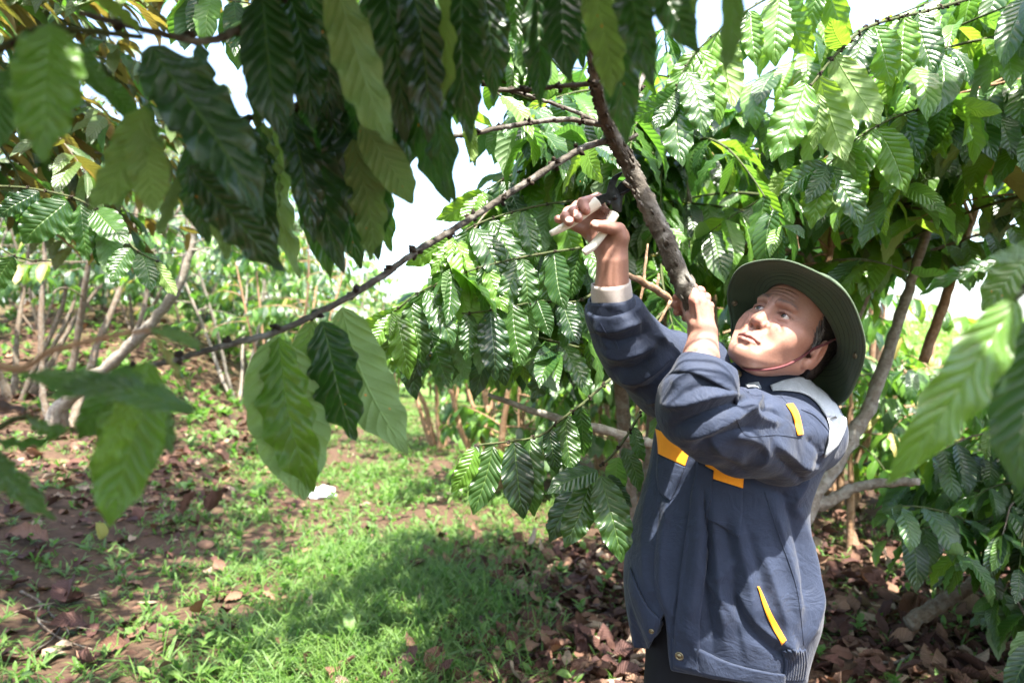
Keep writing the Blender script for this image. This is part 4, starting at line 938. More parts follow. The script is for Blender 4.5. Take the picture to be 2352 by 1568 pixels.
# --- left background: multi-stemmed bare trunks on the bank
def ground_at(px, d): x = (px - 1176) / 1568 * d; return np.array((x, d, float(gz(x, d))))
def avL(c): return in_px(c, [(0, 690, 560, 960, 9), (0, 780, 560, 960, 12), (560, 780, 860, 900, 11), (870, 400, 1150, 900, 99)])
LT = [(40, 8.2, 6, 3.0, 1.1, 0.036, 'pale multi-stemmed coffee tree at the far left edge', 101, (.5, 0)), (150, 7.2, 4, 2.9, .9, 0.045, 'grey multi-stemmed coffee tree beside the slanting white trunk', 102, (.55, .1)),
      (545, 10.8, 4, 3.1, .8, 0.032, 'coffee tree with pale stems right of the slanting trunk', 104, (-.4, 0)),
      (650, 9.8, 5, 3.0, .9, 0.032, 'coffee tree with tan stems behind the hanging middle leaves', 105, (.2, 0)), (780, 13.5, 3, 3.0, .9, 0.032, 'coffee tree at the far end of the left row beside the path', 106, (.3, 0)),
      (440, 12.4, 3, 2.8, 1.0, 0.029, 'coffee tree deep in the left row', 107, (.4, 0)), (310, 11.6, 4, 2.6, 1.2, 0.025, 'low coffee tree with thin stems behind the slanting trunk', 110, (.3, 0)), (90, 11.0, 4, 2.6, 1.2, 0.025, 'low coffee tree with thin stems behind the far left trunks', 111, (-.3, 0)), (580, 12.8, 3, 2.6, 1.1, 0.025, 'low coffee tree with thin stems at the middle of the left row', 112, (.3, 0)), (230, 12.5, 3, 3.2, 1.1, 0.032, 'coffee tree deep in the row behind the left edge', 108, (-.5, 0)), (-100, 10.5, 4, 3.2, 1.0, 0.036, 'coffee tree cut by the left edge of the view', 109, (.3, 0))]
for px, d, ns, h, sp_, r0, lab, sd, ln in LT:
    g = ground_at(px, d); near_ = d < 11
    coffee_tree(g, lab, fan(g, ns, h, sp_, r0, sd, ln), 46 if near_ else 40, (g[2] + (1.0 if d < 11 else .45), g[2] + 3.2), (.6, 1.3), sd, [(M_LEAF, .5), (M_LEAF_DARK, .2), (M_LEAF_LIGHT, .25), (M_LEAF_YEL, .05)], 70 if near_ else 20, (.15, .24), .085, bark=M_BARKPALE if sd in (104, 109) else (M_BARKTAN if sd in (105,) else M_BARK), branch_parts=False, lod_obj='mid', group='multi-stemmed coffee trees on the left bank', lod_bulk='far' if d > 9 else 'low', avoid=avL, start=.3)
# slanting white trunk
g = np.array(P(140, 925, 7.0))
coffee_tree(np.array((g[0], g[1], float(gz(g[0], g[1])))), 'slanting white trunk leaning to the right across the left bank', [([np.array((g[0] - .15, g[1], float(gz(g[0], g[1])) - .06))] + pv([(150, 922, 7.0), (262, 830, 6.9), (345, 745, 6.8), (405, 665, 6.7), (432, 590, 6.7), (445, 520, 6.7), (440, 430, 6.7)]), [.085, .075, .062, .052, .046, .042, .036, .02])], 14, (2.1, 3.2), (.5, 1.0), 121, MIX_N, 30, (.15, .22), .09, bark=M_BARKPALE, branch_parts=False, avoid=avL)

# --- background rows of coffee on both sides and beyond the path
BG = [(1010, 8.8, 1.9, 'sunlit coffee bush right of the grassy path', 131), (1150, 6.4, 1.7, 'sunlit coffee bush behind the hanging leaf branch', 132), (1390, 7.4, 2.5, 'coffee tree with fanned brown stems left of the person', 133), (1290, 10.5, 2.4, 'coffee tree in the second row left of the raised arm', 134), (900, 17, 2.6, 'coffee tree at the end of the grassy path', 135),
      (1560, 6.0, 3.0, 'tall coffee tree behind the raised arm and stem', 136), (1750, 5.2, 3.1, 'tall dark coffee tree behind the hat', 137), (1930, 5.6, 3.2, 'tall dark coffee tree right behind the hat', 138), (1660, 8.5, 3.0, 'coffee tree in the second row behind the person', 139), (2080, 9.0, 2.0, 'sunlit coffee bush on the slope right of the person', 140), (2230, 7.4, 1.5, 'sunlit coffee bush on the slope behind the large blurred leaf', 141), (2340, 10, 1.8, 'sunlit coffee bush on the slope at the right edge', 142), (2190, 5.2, 1.2, 'low sunlit coffee bush between the sapling and the lower right bush', 147), (1130, 13, 2.5, 'coffee tree in the third row beyond the path', 143), (1480, 12, 2.8, 'coffee tree in the third row behind the person', 144), (2150, 14, 2.2, 'coffee bush lower down the right slope', 145), (2300, 16, 2.2, 'farthest coffee bush down the right slope', 146)]
for px, d, h, lab, sd in BG:
    g = ground_at(px, d); low = h < 2.1
    def avB(c, d=d): return in_px(c, [(880, 380, 1090, 640, 99), (2020, 560, 2340, 800, 99), (640, 0, 1150, 560, 99)] + ([(560, 860, 1000, 1200, 99)] if d < 12 else []))
    coffee_tree(g, lab, fan(g, 5 if not low else 6, h, .55, .035, sd), 64 if not low else 52, (g[2] + (.25 if low else .9), g[2] + h), (.5, 1.15), sd, MIX_L if (low or px < 1500) else MIX_N, 90 if d < 7 else (40 if d < 10 else 20), (.15, .24), .075, bark=M_BARKTAN, branch_parts=False, group='coffee rows in the background', lod_bulk='far', avoid=avB, el=(-.1, .7))

HB = [(40, 17, 'bushy coffee tree closing the row at the far left'), (200, 18, 'bushy coffee tree behind the left row, under the slanting trunk'), (360, 17.5, 'bushy coffee tree behind the left row, beyond the slanting trunk'), (500, 18.5, 'bushy coffee tree behind the left row, left of the hanging leaves'), (640, 17.5, 'bushy coffee tree behind the left row, behind the hanging leaves'), (780, 19, 'bushy coffee tree behind the left row, next to the path'), (860, 24, 'bushy coffee tree beyond the end of the path'), (990, 22, 'bushy coffee tree right of the far path end'), (1080, 18, 'bushy coffee tree far right of the path'), (1220, 17, 'bushy coffee tree far behind the hanging leaf branch'), (1400, 16, 'bushy coffee tree far behind the person\'s jacket')]
for i, (px, d, lab) in enumerate(HB):
    g = ground_at(px, d)
    coffee_tree(g, lab, fan(g, 2, 4.2 if px < 830 else 3.0, .9, .04, 500 + i), 90, (g[2] + .3, g[2] + (4.2 if px < 830 else 3.0)), (.7, 1.6), 500 + i, [(M_LEAF, .4), (M_LEAF_LIGHT, .45), (M_LEAF_GOLD, .15)], 8, (.2, .34), .12, bark=M_BARKTAN, branch_parts=False, group='far coffee rows', lod_bulk='far', avoid=lambda c: in_px(c, [(880, 300, 1090, 620, 99)]), el=(-.2, .7))
# --- tree with slim bronze-backed leaves above the upper left
DU = np.array((-3.3, 3.5, 0)); DU[2] = gz(DU[0], DU[1])
stemsD = [([DU + np.array((0, 0, -.1)), DU + np.array((.05, 0, 1.4)), DU + np.array((.1, 0, 3.0)), DU + np.array((.2, .1, 4.6)), DU + np.array((.2, .1, 5.6))], [.10, .085, .07, .045, .02])]
coffee_tree(DU, 'tree with slim bronze backed leaves at the upper left', stemsD, 105, (1.9, 4.6), (1.0, 2.5), 151, [(M_LEAF_GOLD, .75), (M_LEAF, .25)], 200, (.14, .22), .05, az=(0.2, 2.9), el=(-.35, .35), droop=(.2, .8), bark=M_BARK, name='broadleaf_tree', lod_obj='slim', lod_bulk='slim', avoid=lambda c: in_px(c, [(470, 60, 700, 260, 99), (560, 300, 1200, 1568, 99), (0, 640, 700, 1568, 99)]), hang=.6)
for px, d, h, lab, sd, mt in ((620, 16, 4.6, 'yellow green tree behind the left coffee row', 161, M_LEAF_GOLD), (330, 15, 5.2, 'olive tree with bronze leaves behind the left coffee row', 162, M_LEAF_GOLD), (1330, 20, 8.6, 'tall pale yellow leaved tree far beyond the pruned stem', 163, M_LEAF_YEL), (1500, 22, 9.0, 'tall sparse tree far behind the pruned stem', 164, M_LEAF_YEL), (60, 14, 5.4, 'broad olive tree behind the far left trunks', 165, M_LEAF_GOLD)):
    g = ground_at(px, d)
    coffee_tree(g, lab, [([g + np.array((0, 0, -.2)), g + np.array((.1, 0, h * .3)), g + np.array((0, 0, h * .6)), g + np.array((.2, 0, h))], [.14, .11, .08, .02])] , 110, (g[2] + h * .3, g[2] + h), (.9, 2.2), sd, [(mt, .7), (M_LEAF_LIGHT, .3)], 20, (.14, .24), .07, bark=M_BARKPALE, name='broadleaf_tree', branch_parts=False, lod_obj='slim', lod_bulk='slimfar', hang=.6, avoid=lambda c: in_px(c, [(880, 300, 1130, 640, 99), (0, 680, 870, 960, 99), (1130, 0, 1260, 210, 99)]))

# --- canopy over and behind the camera (outside the view) that shades the foreground
def overhead(base, label, h, n_br, seed, az, zr, lr=(.9, 1.9)):
    g = np.array((base[0], base[1], float(gz(base[0], base[1]))))
    coffee_tree(g, label, fan(g, 4, h, .5, .04, seed), n_br, (g[2] + zr[0], g[2] + zr[1]), lr, seed, MIX_N, 0, (.15, .25), .07, bark=M_BARK, branch_parts=False, az=az, el=(0, .7), droop=(.2, .8), avoid=lambda c: in_px(c, [(-60, -60, 2412, 1628, 3.2)]), group='coffee trees around the camera', lod_bulk='far')
overhead((-1.9, -.4), 'coffee tree behind the camera on the left', 3.2, 45, 171, None, (1.7, 3.2))
overhead((.2, -1.2), 'coffee tree right behind the camera', 3.3, 60, 172, None, (1.8, 3.3))
overhead((-1.7, 1.6), 'coffee tree left of the camera beside the path', 3.4, 18, 173, None, (2.0, 3.4))
overhead((-3.0, 2.2), 'coffee tree beside the bank left of the view', 3.6, 26, 177, None, (2.1, 3.6))
# ================================================================ small things on the ground
rng = np.random.default_rng(77)
_zones = [('brown', M_DRY), ('dark brown', M_DRYDARK), ('pale', M_DRYPALE)]
def fallen(px, py, L, mat, label, seed, el=0.1, up=0.02, group='fallen leaves in the litter', flip=False):
    # find the ground under the sight line
    o = np.array((0, 0, CAMH)); dr = np.array(P(px, py, 1.0)) - o
    lo_, hi_ = 1.5, 40.0
    for _ in range(19):
        m_ = (lo_ + hi_) / 2; p = o + dr * m_
        if p[2] > gz(p[0], p[1]): lo_ = m_
        else: hi_ = m_
    p = o + dr * lo_; r_ = np.random.default_rng(seed); th = r_.uniform(0, 6.28)
    a = np.array((math.cos(th) * math.cos(el), math.sin(th) * math.cos(el), math.sin(el))); n = np.array((r_.normal() * .3, r_.normal() * .3, -1 if flip else 1.0))
    var = leaves_of(mat, 'dry'); ob = leaf_obj(var[r_.integers(0, len(var))], p + np.array((0, 0, up)), frame(a, n), L, r_.uniform(.9, 1.4), None, 'fallen_leaf')
    tag(ob, label, 'leaf', group); return ob
fallen(110, 1262, .24, M_DRY, 'large curled brown leaf on the bare soil at the left', 1, .25, .05)
fallen(50, 1290, .18, M_DRYDARK, 'dark brown leaf beside the large curled leaf at the left', 2, .1)
fallen(420, 1195, .20, M_DRYDARK, 'upright curled brown leaf, left one of the standing pair', 3, 1.1, .03)
fallen(478, 1185, .22, M_DRYDARK, 'upright curled brown leaf, right one of the standing pair', 4, 1.0, .03)
fallen(455, 1215, .19, M_DRYDARK, 'brown leaf lying at the foot of the standing pair', 5, .4, .03)
fallen(236, 1245, .12, M_LEAF_YEL, 'small pale yellow leaf standing under the blurred green leaf', 6, 1.2, .02)
fallen(205, 1450, .17, M_DRYDARK, 'dark red brown leaf on the soil at the lower left', 7, .3, .03)
fallen(150, 1400, .19, M_DRYDARK, 'crumpled dark leaf heap piece at the lower left', 8, .3, .04)
fallen(460, 1420, .15, M_DRY, 'brown leaf half hidden in the grass at the lower left', 9, .8, .03)
fallen(2260, 1440, .22, M_DRY, 'large curled brown leaf under the lower right bush', 10, .6, .05)
fallen(2080, 1450, .20, M_DRY, 'dry brown leaf at the foot of the leaning stem', 11, .5, .04)
k = 0
for zone, lab, cnt in (((880, 1290, 1460, 1560), 'dry {} leaf in the litter at the person\'s feet', 110), ((1870, 1300, 2340, 1560), 'dry {} leaf in the litter at the lower right', 60), ((20, 1000, 560, 1180), 'dry {} leaf on the litter of the left bank', 50), ((0, 1330, 320, 1550), 'dry {} leaf on bare soil in the lower left corner', 22), ((420, 1200, 900, 1550), 'dry {} leaf caught in the path grass', 30)):
    for i in range(cnt):
        j = rng.choice(3, p=[.42, .43, .15]); px = rng.uniform(zone[0], zone[2]); py = rng.uniform(zone[1], zone[3]); k += 1
        fallen(px, py, rng.uniform(.06, .15), _zones[j][1], lab.format(_zones[j][0]), 200 + k, rng.normal() * .25, rng.uniform(.012, .035), flip=rng.uniform() < .5)
# twigs
def twig(p0, p1, r, label, seed, bend=.06):
    a = np.array((p0[0], p0[1], float(gz(*p0)) + .012)); b_ = np.array((p1[0], p1[1], float(gz(*p1)) + .02)); r_ = np.random.default_rng(seed); L = np.linalg.norm(b_ - a)
    pts_ = [a + (b_ - a) * f + r_.normal(size=3) * L * bend * np.array((1, 1, .15)) for f in np.linspace(0, 1, 5)]
    pts_ = [np.array((q[0], q[1], max(q[2], float(gz(q[0], q[1])) + .008))) for q in pts_]
    mb = MB(); mb.add(stem_mesh(pts_, np.linspace(r, r * .4, 5), seed, 6, 16, .05)[0])
    m = pts_[2]; mb.add(stem_mesh([m, m + (pts_[3] - m) * .7 + np.array((.04, .03, .02)), m + (pts_[4] - m) * .8 + np.array((.09, .07, .02))], [r * .6, r * .45, r * .2], seed + 1, 5, 8, .05)[0])
    o = mb.build('fallen_twig', M_BARKDARK if seed % 2 else M_BARK); tag(o, label, 'twig', 'fallen twigs on the ground')
def gx(px, py, zg=0.0):
    d = 1568 * (CAMH - zg) / (py - 784); return ((px - 1176) / 1568 * d, d)
for i, (a, b_, lab) in enumerate((((70, 1300), (190, 1400), 'dark forked twig on the bare soil at the left'), ((130, 1310), (140, 1410), 'pale straight twig beside the dark forked twig'), ((40, 1340), (280, 1290), 'thin dark twig crossing the soil at the left'), ((1200, 1440), (1390, 1470), 'long dark twig in the litter near the person'), ((1260, 1380), (1330, 1480), 'short twig pointing at the person\'s jacket'), ((1120, 1540), (1280, 1530), 'twig along the bottom edge of the litter'), ((1850, 1390), (1960, 1440), 'pale thin twig right of the jacket hem'), ((420, 1010), (580, 1016), 'pale stick lying on the left bank litter'), ((985, 1135), (1060, 1140), 'pale stick on the path below the hanging leaves'), ((2020, 1520), (2160, 1490), 'dark twig in the lower right litter'), ((1330, 1545), (1440, 1520), 'dark twig next to the trouser leg'))):
    zg = .2 if a[0] < 400 else 0
    twig(gx(*a, zg), gx(*b_, zg), .006 if i % 3 else .008, lab, 300 + i)
# broad-leaved seedlings
def seedling(px, py, n, L, label, seed, h=.09, zg=0.0):
    x, y = gx(px, py, zg); b0 = np.array((x, y, float(gz(x, y)))); r_ = np.random.default_rng(seed)
    root = empty('seedling', b0); tag(root, label, 'plant', 'broad leaved seedlings')
    top = b0 + np.array((r_.normal() * .02, r_.normal() * .02, h)); mb = MB(); mb.add(stem_mesh([b0 - np.array((0, 0, .01)), (b0 + top) / 2 + r_.normal(size=3) * .005, top], [.003, .0025, .0015], seed, 6, 8)[0]); mb.build('stem', M_TWIG, root)
    var = leaves_of(M_WEED, 'mid')
    for i in range(n):
        th = i * 2.4 + r_.uniform(-.3, .3); f = .35 + .65 * i / max(1, n - 1); el = .15 + .5 * f * r_.uniform(.6, 1.2)
        a = np.array((math.cos(th) * math.cos(el), math.sin(th) * math.cos(el), math.sin(el)))
        leaf_obj(var[r_.integers(0, len(var))], b0 + (top - b0) * f, frame(a, np.array((0, 0, 1.0)) - a * .3), L * r_.uniform(.7, 1.15), 1.25, root)
for px, py, n, L, lab, sd in ((800, 1500, 8, .10, 'broad leaved seedling in the grass at the bottom centre', 1), (860, 1465, 6, .09, 'taller seedling beside the bottom centre one', 2), (1115, 1465, 5, .06, 'small seedling in the litter left of the person', 3), (1340, 1430, 6, .07, 'seedling beside the jacket in the litter', 4), (1400, 1350, 5, .07, 'seedling close to the jacket\'s left edge', 5), (90, 1225, 7, .06, 'round leaved seedling at the far left', 6), (370, 1235, 6, .07, 'seedling right of the yellow leaf', 7), (300, 1345, 5, .06, 'seedling on the bare soil at the left', 8), (1980, 1460, 5, .08, 'seedling in the litter right of the jacket', 9), (1290, 1330, 5, .06, 'seedling below the hanging leaf branch', 10), (640, 1300, 6, .06, 'seedling among the grass left of centre', 11), (2210, 1470, 5, .06, 'seedling under the lower right bush', 12)):
    seedling(px, py, n, L, lab, sd)
# crumpled white plastic scrap
M_PLAST = plain('white plastic', (0.8, 0.82, 0.84), .3, 20, .05, .2)
x, y = gx(740, 1118, .1); bm = bmesh.new(); bmesh.ops.create_icosphere(bm, subdivisions=3, radius=.085)
r_ = np.random.default_rng(5)
for v in bm.verts:
    d = np.array(v.co); f = 1 + .22 * math.sin(d[0] * 60 + 1) * math.cos(d[1] * 70) + .15 * math.sin(d[2] * 90 + d[0] * 50) + r_.normal() * .05
    v.co = Vector((d[0] * f * 1.25, d[1] * f, max(-.02, d[2] * f * .75)))
me = bpy.data.meshes.new('plastic_bag'); bm.to_mesh(me); bm.free(); me.materials.append(M_PLAST)
o = link('plastic_bag', me); o.location = (x, y, float(gz(x, y)) + .03); tag(o, 'crumpled white plastic bag lying on the grassy path', 'bag')
# ================================================================ the person
HR = np.array([[-0.46693564, -0.65252791, 0.59680686],
               [0.83664544, -0.54453557, 0.05920661],
               [0.2863486, 0.52696141, 0.80019757]])          # columns: her right, forward, up
HC = np.array([0.566, 1.397, 0.017 + CAMH])
def hw(p): return np.asarray(p, float) @ HR.T + HC              # head space to world

def skin_mat():
    m = NT('skin'); at = m.n('Attribute', attribute_name='skin'); tc = m.n('TexCoord')
    nz = m.noise(260, 4, vec=tc.outputs['Object']); n2 = m.noise(28, 3, vec=tc.outputs['Object']); n3 = m.noise(900, 2, vec=tc.outputs['Object'])
    c = m.mix(m.math('MULTIPLY', n2.outputs[0], 0.5), at.outputs['Color'], (0.35, 0.185, 0.138), "MIX")
    c = m.mix(0.22, c, nz.outputs[0], 'SOFT_LIGHT')
    spots = m.ramp(m.noise(95, 2, vec=tc.outputs['Object']).outputs[0], [(0.66, (0, 0, 0)), (0.74, (1, 1, 1))])
    c = m.mix(m.math('MULTIPLY', spots, 0.28), c, (0.25, 0.11, 0.07))
    h = m.math('ADD', nz.outputs[0], m.math('MULTIPLY', n3.outputs[0], 0.5))
    b = m.bsdf(c, 0.46, m.bump(h, 0.22, 0.0015), 0.42)
    b.inputs['Subsurface Weight'].default_value = 0.12
    b.inputs['Subsurface Radius'].default_value = (0.012, 0.005, 0.003)
    b.inputs['Subsurface Scale'].default_value = 0.5
    return m.done(b)

def cloth_mat(name, col, rough=0.75, weave=1400, var=0.12, sheen=0.1, crumple=0.0):
    m = NT(name); tc = m.n('TexCoord')
    w1 = m.n('TexWave', wave_type='BANDS', bands_direction='DIAGONAL'); w1.inputs['Scale'].default_value = weave; m.l(tc.outputs['Object'], w1.inputs['Vector'])
    nz = m.noise(9, 4, vec=tc.outputs['Object']); n2 = m.noise(420, 3, vec=tc.outputs['Object'])
    dark = tuple(c * (1 - var) for c in col); lite = tuple(min(1, c * (1 + var)) for c in col)
    c = m.ramp(nz.outputs[0], [(0.3, dark), (0.7, lite)])
    c = m.mix(0.25, c, n2.outputs[0], 'OVERLAY')
    nr = m.bump(m.math('ADD', w1.outputs[0], n2.outputs[0]), 0.12, 0.001)
    if crumple:
        n5 = m.noise(13, 4, 0.55, vec=tc.outputs['Object'], dist=1.4); n6 = m.noise(34, 3, 0.5, vec=tc.outputs['Object'], dist=0.8)
        rd = m.math('ADD', m.math('ABSOLUTE', m.math('SUBTRACT', n5.outputs[0], 0.5)), m.math('MULTIPLY', m.math('ABSOLUTE', m.math('SUBTRACT', n6.outputs[0], 0.5)), 0.35))
        nr = m.bump(rd, crumple, 0.02, nr)
    b = m.bsdf(c, rough, nr, 0.25)
    b.inputs['Sheen Weight'].default_value = sheen; b.inputs['Sheen Roughness'].default_value = 0.5
    return m.done(b)

M_SKIN = skin_mat()
M_NAVY = cloth_mat('navy twill', (0.018, 0.026, 0.050), 0.72, 700, 0.1, 0.08, 0.34)
M_ORANGE = cloth_mat('orange cloth', (0.80, 0.29, 0.012), 0.7)
M_SILVER = cloth_mat('pale grey cloth', (0.42, 0.45, 0.48), 0.55, 1400, 0.1, 0.05, 0.3)
M_CUFF = cloth_mat('beige knit', (0.44, 0.39, 0.36), 0.85)
M_HAT_SHADED = cloth_mat('olive hat cloth', (0.009, 0.020, 0.014), 0.85, 900, 0.1)  # brim underside: its shade is put into the colour, darker than the outside
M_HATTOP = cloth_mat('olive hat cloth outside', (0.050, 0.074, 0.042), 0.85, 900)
M_TROUSER = cloth_mat('black trouser cloth', (0.005, 0.005, 0.007), 0.85, 1400, 0.12, 0.0)
M_STRAP = cloth_mat('dark red cord', (0.10, 0.022, 0.026), 0.6)
M_SHOE = plain('rubber boot', (0.03, 0.03, 0.028), 0.5)
M_STUD = plain('brass stud', (0.22, 0.19, 0.12), 0.35, 300, 0.2, 0.2, 0.5, 0.9)
M_HAIR = None
def hair_mat():
    m = NT('hair'); tc = m.n('TexCoord'); at = m.n('Attribute', attribute_name='grey')
    nz = m.noise(300, 3, vec=tc.outputs['Object'])
    c = m.mix(m.math('MULTIPLY', at.outputs['Fac'], 1.0), (0.006, 0.005, 0.005), (0.35, 0.34, 0.34))
    return m.done(m.bsdf(c, 0.45, m.bump(nz.outputs[0], 0.4, 0.002), 0.5))
M_HAIR = hair_mat()

person = empty('person', (0.45, 1.47, 0))
tag(person, 'person in navy work jacket and olive brimmed hat looking up while pruning', 'person')

# ---------------------------------------------------------------- head
def build_head():
    s = SDF((-0.115, -0.135, -0.17), (0.115, 0.135, 0.14), 0.0017)
    s.ell((0, -0.012, 0.028), (0.0755, 0.094, 0.086), 0)
    s.ell((0, 0.030, -0.032), (0.0655, 0.058, 0.080), 0.03)
    s.ell((0, 0.030, 0.040), (0.062, 0.056, 0.050), 0.02)
    s.ell((0, 0.042, -0.072), (0.050, 0.043, 0.040), 0.03)
    for q in (-1, 1):
        s.cap((q * 0.058, -0.006, -0.058), (q * 0.022, 0.066, -0.096), 0.017, 0.017, 0.025)
        s.ell((q * 0.040, 0.055, -0.036), (0.028, 0.025, 0.027), 0.026)       # cheek
        s.ell((q * 0.055, 0.038, -0.014), (0.018, 0.026, 0.014), 0.02)        # cheekbone
        s.ell((q * 0.030, 0.0665, -0.064), (0.016, 0.015, 0.018), 0.018)
    s.ell((0, 0.074, -0.099), (0.021, 0.0165, 0.0165), 0.022)                 # chin
    s.ell((0, 0.072, -0.072), (0.032, 0.017, 0.022), 0.02)                    # muzzle
    s.cap((-0.034, 0.074, 0.0195), (0.034, 0.074, 0.0195), 0.0105, 0.0105, 0.018)
    s.ell((0, 0.083, 0.020), (0.016, 0.010, 0.013), 0.012)
    for q in (-1, 1):                                                         # sockets
        s.ell((q * 0.033, 0.092, 0.001), (0.021, 0.0135, 0.0115), 0.012, mode='sub')
        s.ell((q * 0.0155, 0.094, 0.0), (0.0065, 0.010, 0.010), 0.010, mode='sub')
    # nose
    s.cap((0, 0.0815, 0.014), (0, 0.0945, -0.024), 0.0085, 0.0105, 0.012)
    s.ell((0, 0.0965, -0.0335), (0.0138, 0.0128, 0.0110), 0.009)
    for q in (-1, 1):
        s.ell((q * 0.0142, 0.0865, -0.0375), (0.0090, 0.0105, 0.0086), 0.006)
    for q in (-1, 1):
        s.ell((q * 0.0074, 0.0950, -0.0460), (0.0048, 0.0072, 0.0048), 0.002, mode='sub')
        s.groove([(q * 0.0225, -0.031), (q * 0.0250, -0.042)], [0.003, 0.003], [0.0016, 0.0012], 0.005)
        s.groove([(q * 0.0235, -0.040), (q * 0.0310, -0.053), (q * 0.0360, -0.068)], [0.004, 0.005, 0.004], [0.0026, 0.0028, 0.0010], 0.005)
    # eyes: bulge, lids, hooded fold, bag
    for q in (-1, 1):
        s.ell((q * 0.0320, 0.0690, 0.0000), (0.0165, 0.0138, 0.0125), 0.006)
        s.ridge([(q * 0.0180, 0.0050), (q * 0.0300, 0.0068), (q * 0.0430, 0.0035), (q * 0.0480, -0.0005)], [0.0028, 0.0032, 0.0030, 0.0022], [0.0008, 0.0016, 0.0016, 0.0004], 0.004)
        s.ridge([(q * 0.0195, -0.0085), (q * 0.0320, -0.0112), (q * 0.0440, -0.0085)], [0.003, 0.004, 0.003], [0.0006, 0.0013, 0.0006], 0.005)
        s.groove([(q * 0.0190, 0.0100), (q * 0.0310, 0.0112), (q * 0.0450, 0.0070)], [0.002, 0.002, 0.002], [0.0010, 0.0012, 0.0008], 0.003)
        s.groove([(q * 0.0200, -0.0145), (q * 0.0330, -0.0168), (q * 0.0460, -0.0120)], [0.003, 0.003, 0.002], [0.0014, 0.0015, 0.0007], 0.004)
        rot = Matrix.Rotation(q * R(7), 3, 'Y')
        s.ell((q * 0.0322, 0.0850, -0.0006), (0.0140, 0.0160, 0.0046), 0.0010, rot=np.array(rot), mode='sub')
        for dz in (0.003, -0.004):
            s.groove([(q * 0.0500, dz * 0.3), (q * 0.0570, dz)], [0.0016, 0.0012], [0.0012, 0.0006], 0.002)
    for q in (-1, 1):
        s.groove([(q * 0.050, -0.040), (q * 0.044, -0.060), (q * 0.036, -0.078)], [0.012, 0.013, 0.010], [0.0012, 0.0024, 0.0012], 0.012)
        s.groove([(q * 0.0400, -0.020), (q * 0.0470, -0.030)], [0.003, 0.003], [0.0006, 0.0004], 0.004)
    # frown and forehead lines
    for q in (-1, 1):
        s.ridge([(q * 0.0110, 0.0190), (q * 0.0280, 0.0235), (q * 0.0440, 0.0195)], [0.0050, 0.0052, 0.004], [0.0022, 0.0020, 0.0008], 0.007)
        s.groove([(q * 0.0060, 0.0130), (q * 0.0072, 0.0270)], [0.0022, 0.0018], [0.0018, 0.0008], 0.003)
    for z in (0.037, 0.045, 0.053):
        s.groove([(-0.034, z - 0.002), (-0.012, z + 0.001), (0.012, z), (0.034, z - 0.003)], [0.0022, 0.0024, 0.0024, 0.0022], [0.0006, 0.0017, 0.0017, 0.0006], 0.0025)
    # mouth
    cy0 = s.surf_y(0, -0.072)
    s.ridge([(-0.0245, -0.0705), (-0.0085, -0.0672), (0, -0.0682), (0.0085, -0.0672), (0.0245, -0.0705)], [0.0024, 0.0042, 0.0040, 0.0042, 0.0024], [0.0004, 0.0030, 0.0030, 0.0030, 0.0004], 0.004)
    s.ridge([(-0.0205, -0.0770), (-0.0085, -0.0790), (0.0085, -0.0790), (0.0205, -0.0770)], [0.0022, 0.0048, 0.0048, 0.0022], [0.0004, 0.0032, 0.0032, 0.0004], 0.004)
    s.groove([(-0.0275, -0.0755), (-0.0180, -0.0732), (-0.0080, -0.0722), (0, -0.0732), (0.0080, -0.0722), (0.0180, -0.0732), (0.0275, -0.0755)], [0.0016] * 7, [0.0018, 0.0024, 0.0027, 0.0027, 0.0027, 0.0024, 0.0018], 0.0016)
    s.groove([(-0.012, -0.0890), (0.012, -0.0890)], [0.005, 0.005], [0.0022, 0.0022], 0.006)
    s.groove([(0, -0.0535), (0, -0.0625)], [0.0022, 0.0026], [0.0010, 0.0014], 0.003)
    for q in (-1, 1):
        s.groove([(q * 0.0285, -0.0765), (q * 0.0305, -0.0860)], [0.0025, 0.002], [0.0012, 0.0003], 0.004)
    # ears
    for q in (-1, 1):
        rot = np.array(Matrix.Rotation(q * R(-22), 3, 'Z') @ Matrix.Rotation(R(-12), 3, 'X'))
        s.ell((q * 0.0785, -0.012, -0.019), (0.0088, 0.0210, 0.0330), 0.006, rot=rot)
        s.ell((q * 0.0885, -0.009, -0.016), (0.0075, 0.0125, 0.0200), 0.003, rot=rot, mode='sub')
        s.ell((q * 0.0765, -0.001, -0.048), (0.0078, 0.0100, 0.0120), 0.006)
        s.ell((q * 0.0770, 0.0060, -0.022), (0.0045, 0.0045, 0.0080), 0.004)
    # neck
    b = (np.array((P(1755, 905, 1.44))) - HC) @ HR
    t = np.array((0, -0.034, -0.040)); b2 = t + (b - t) * min(1.0, 0.125 / np.linalg.norm(b - t))
    s.cap(t, b2, 0.046, 0.050, 0.014)
    s.half((0, 0, -0.158), (0, 0, -1), 'and')
    V, Q = s.mesh()
    return V, Q

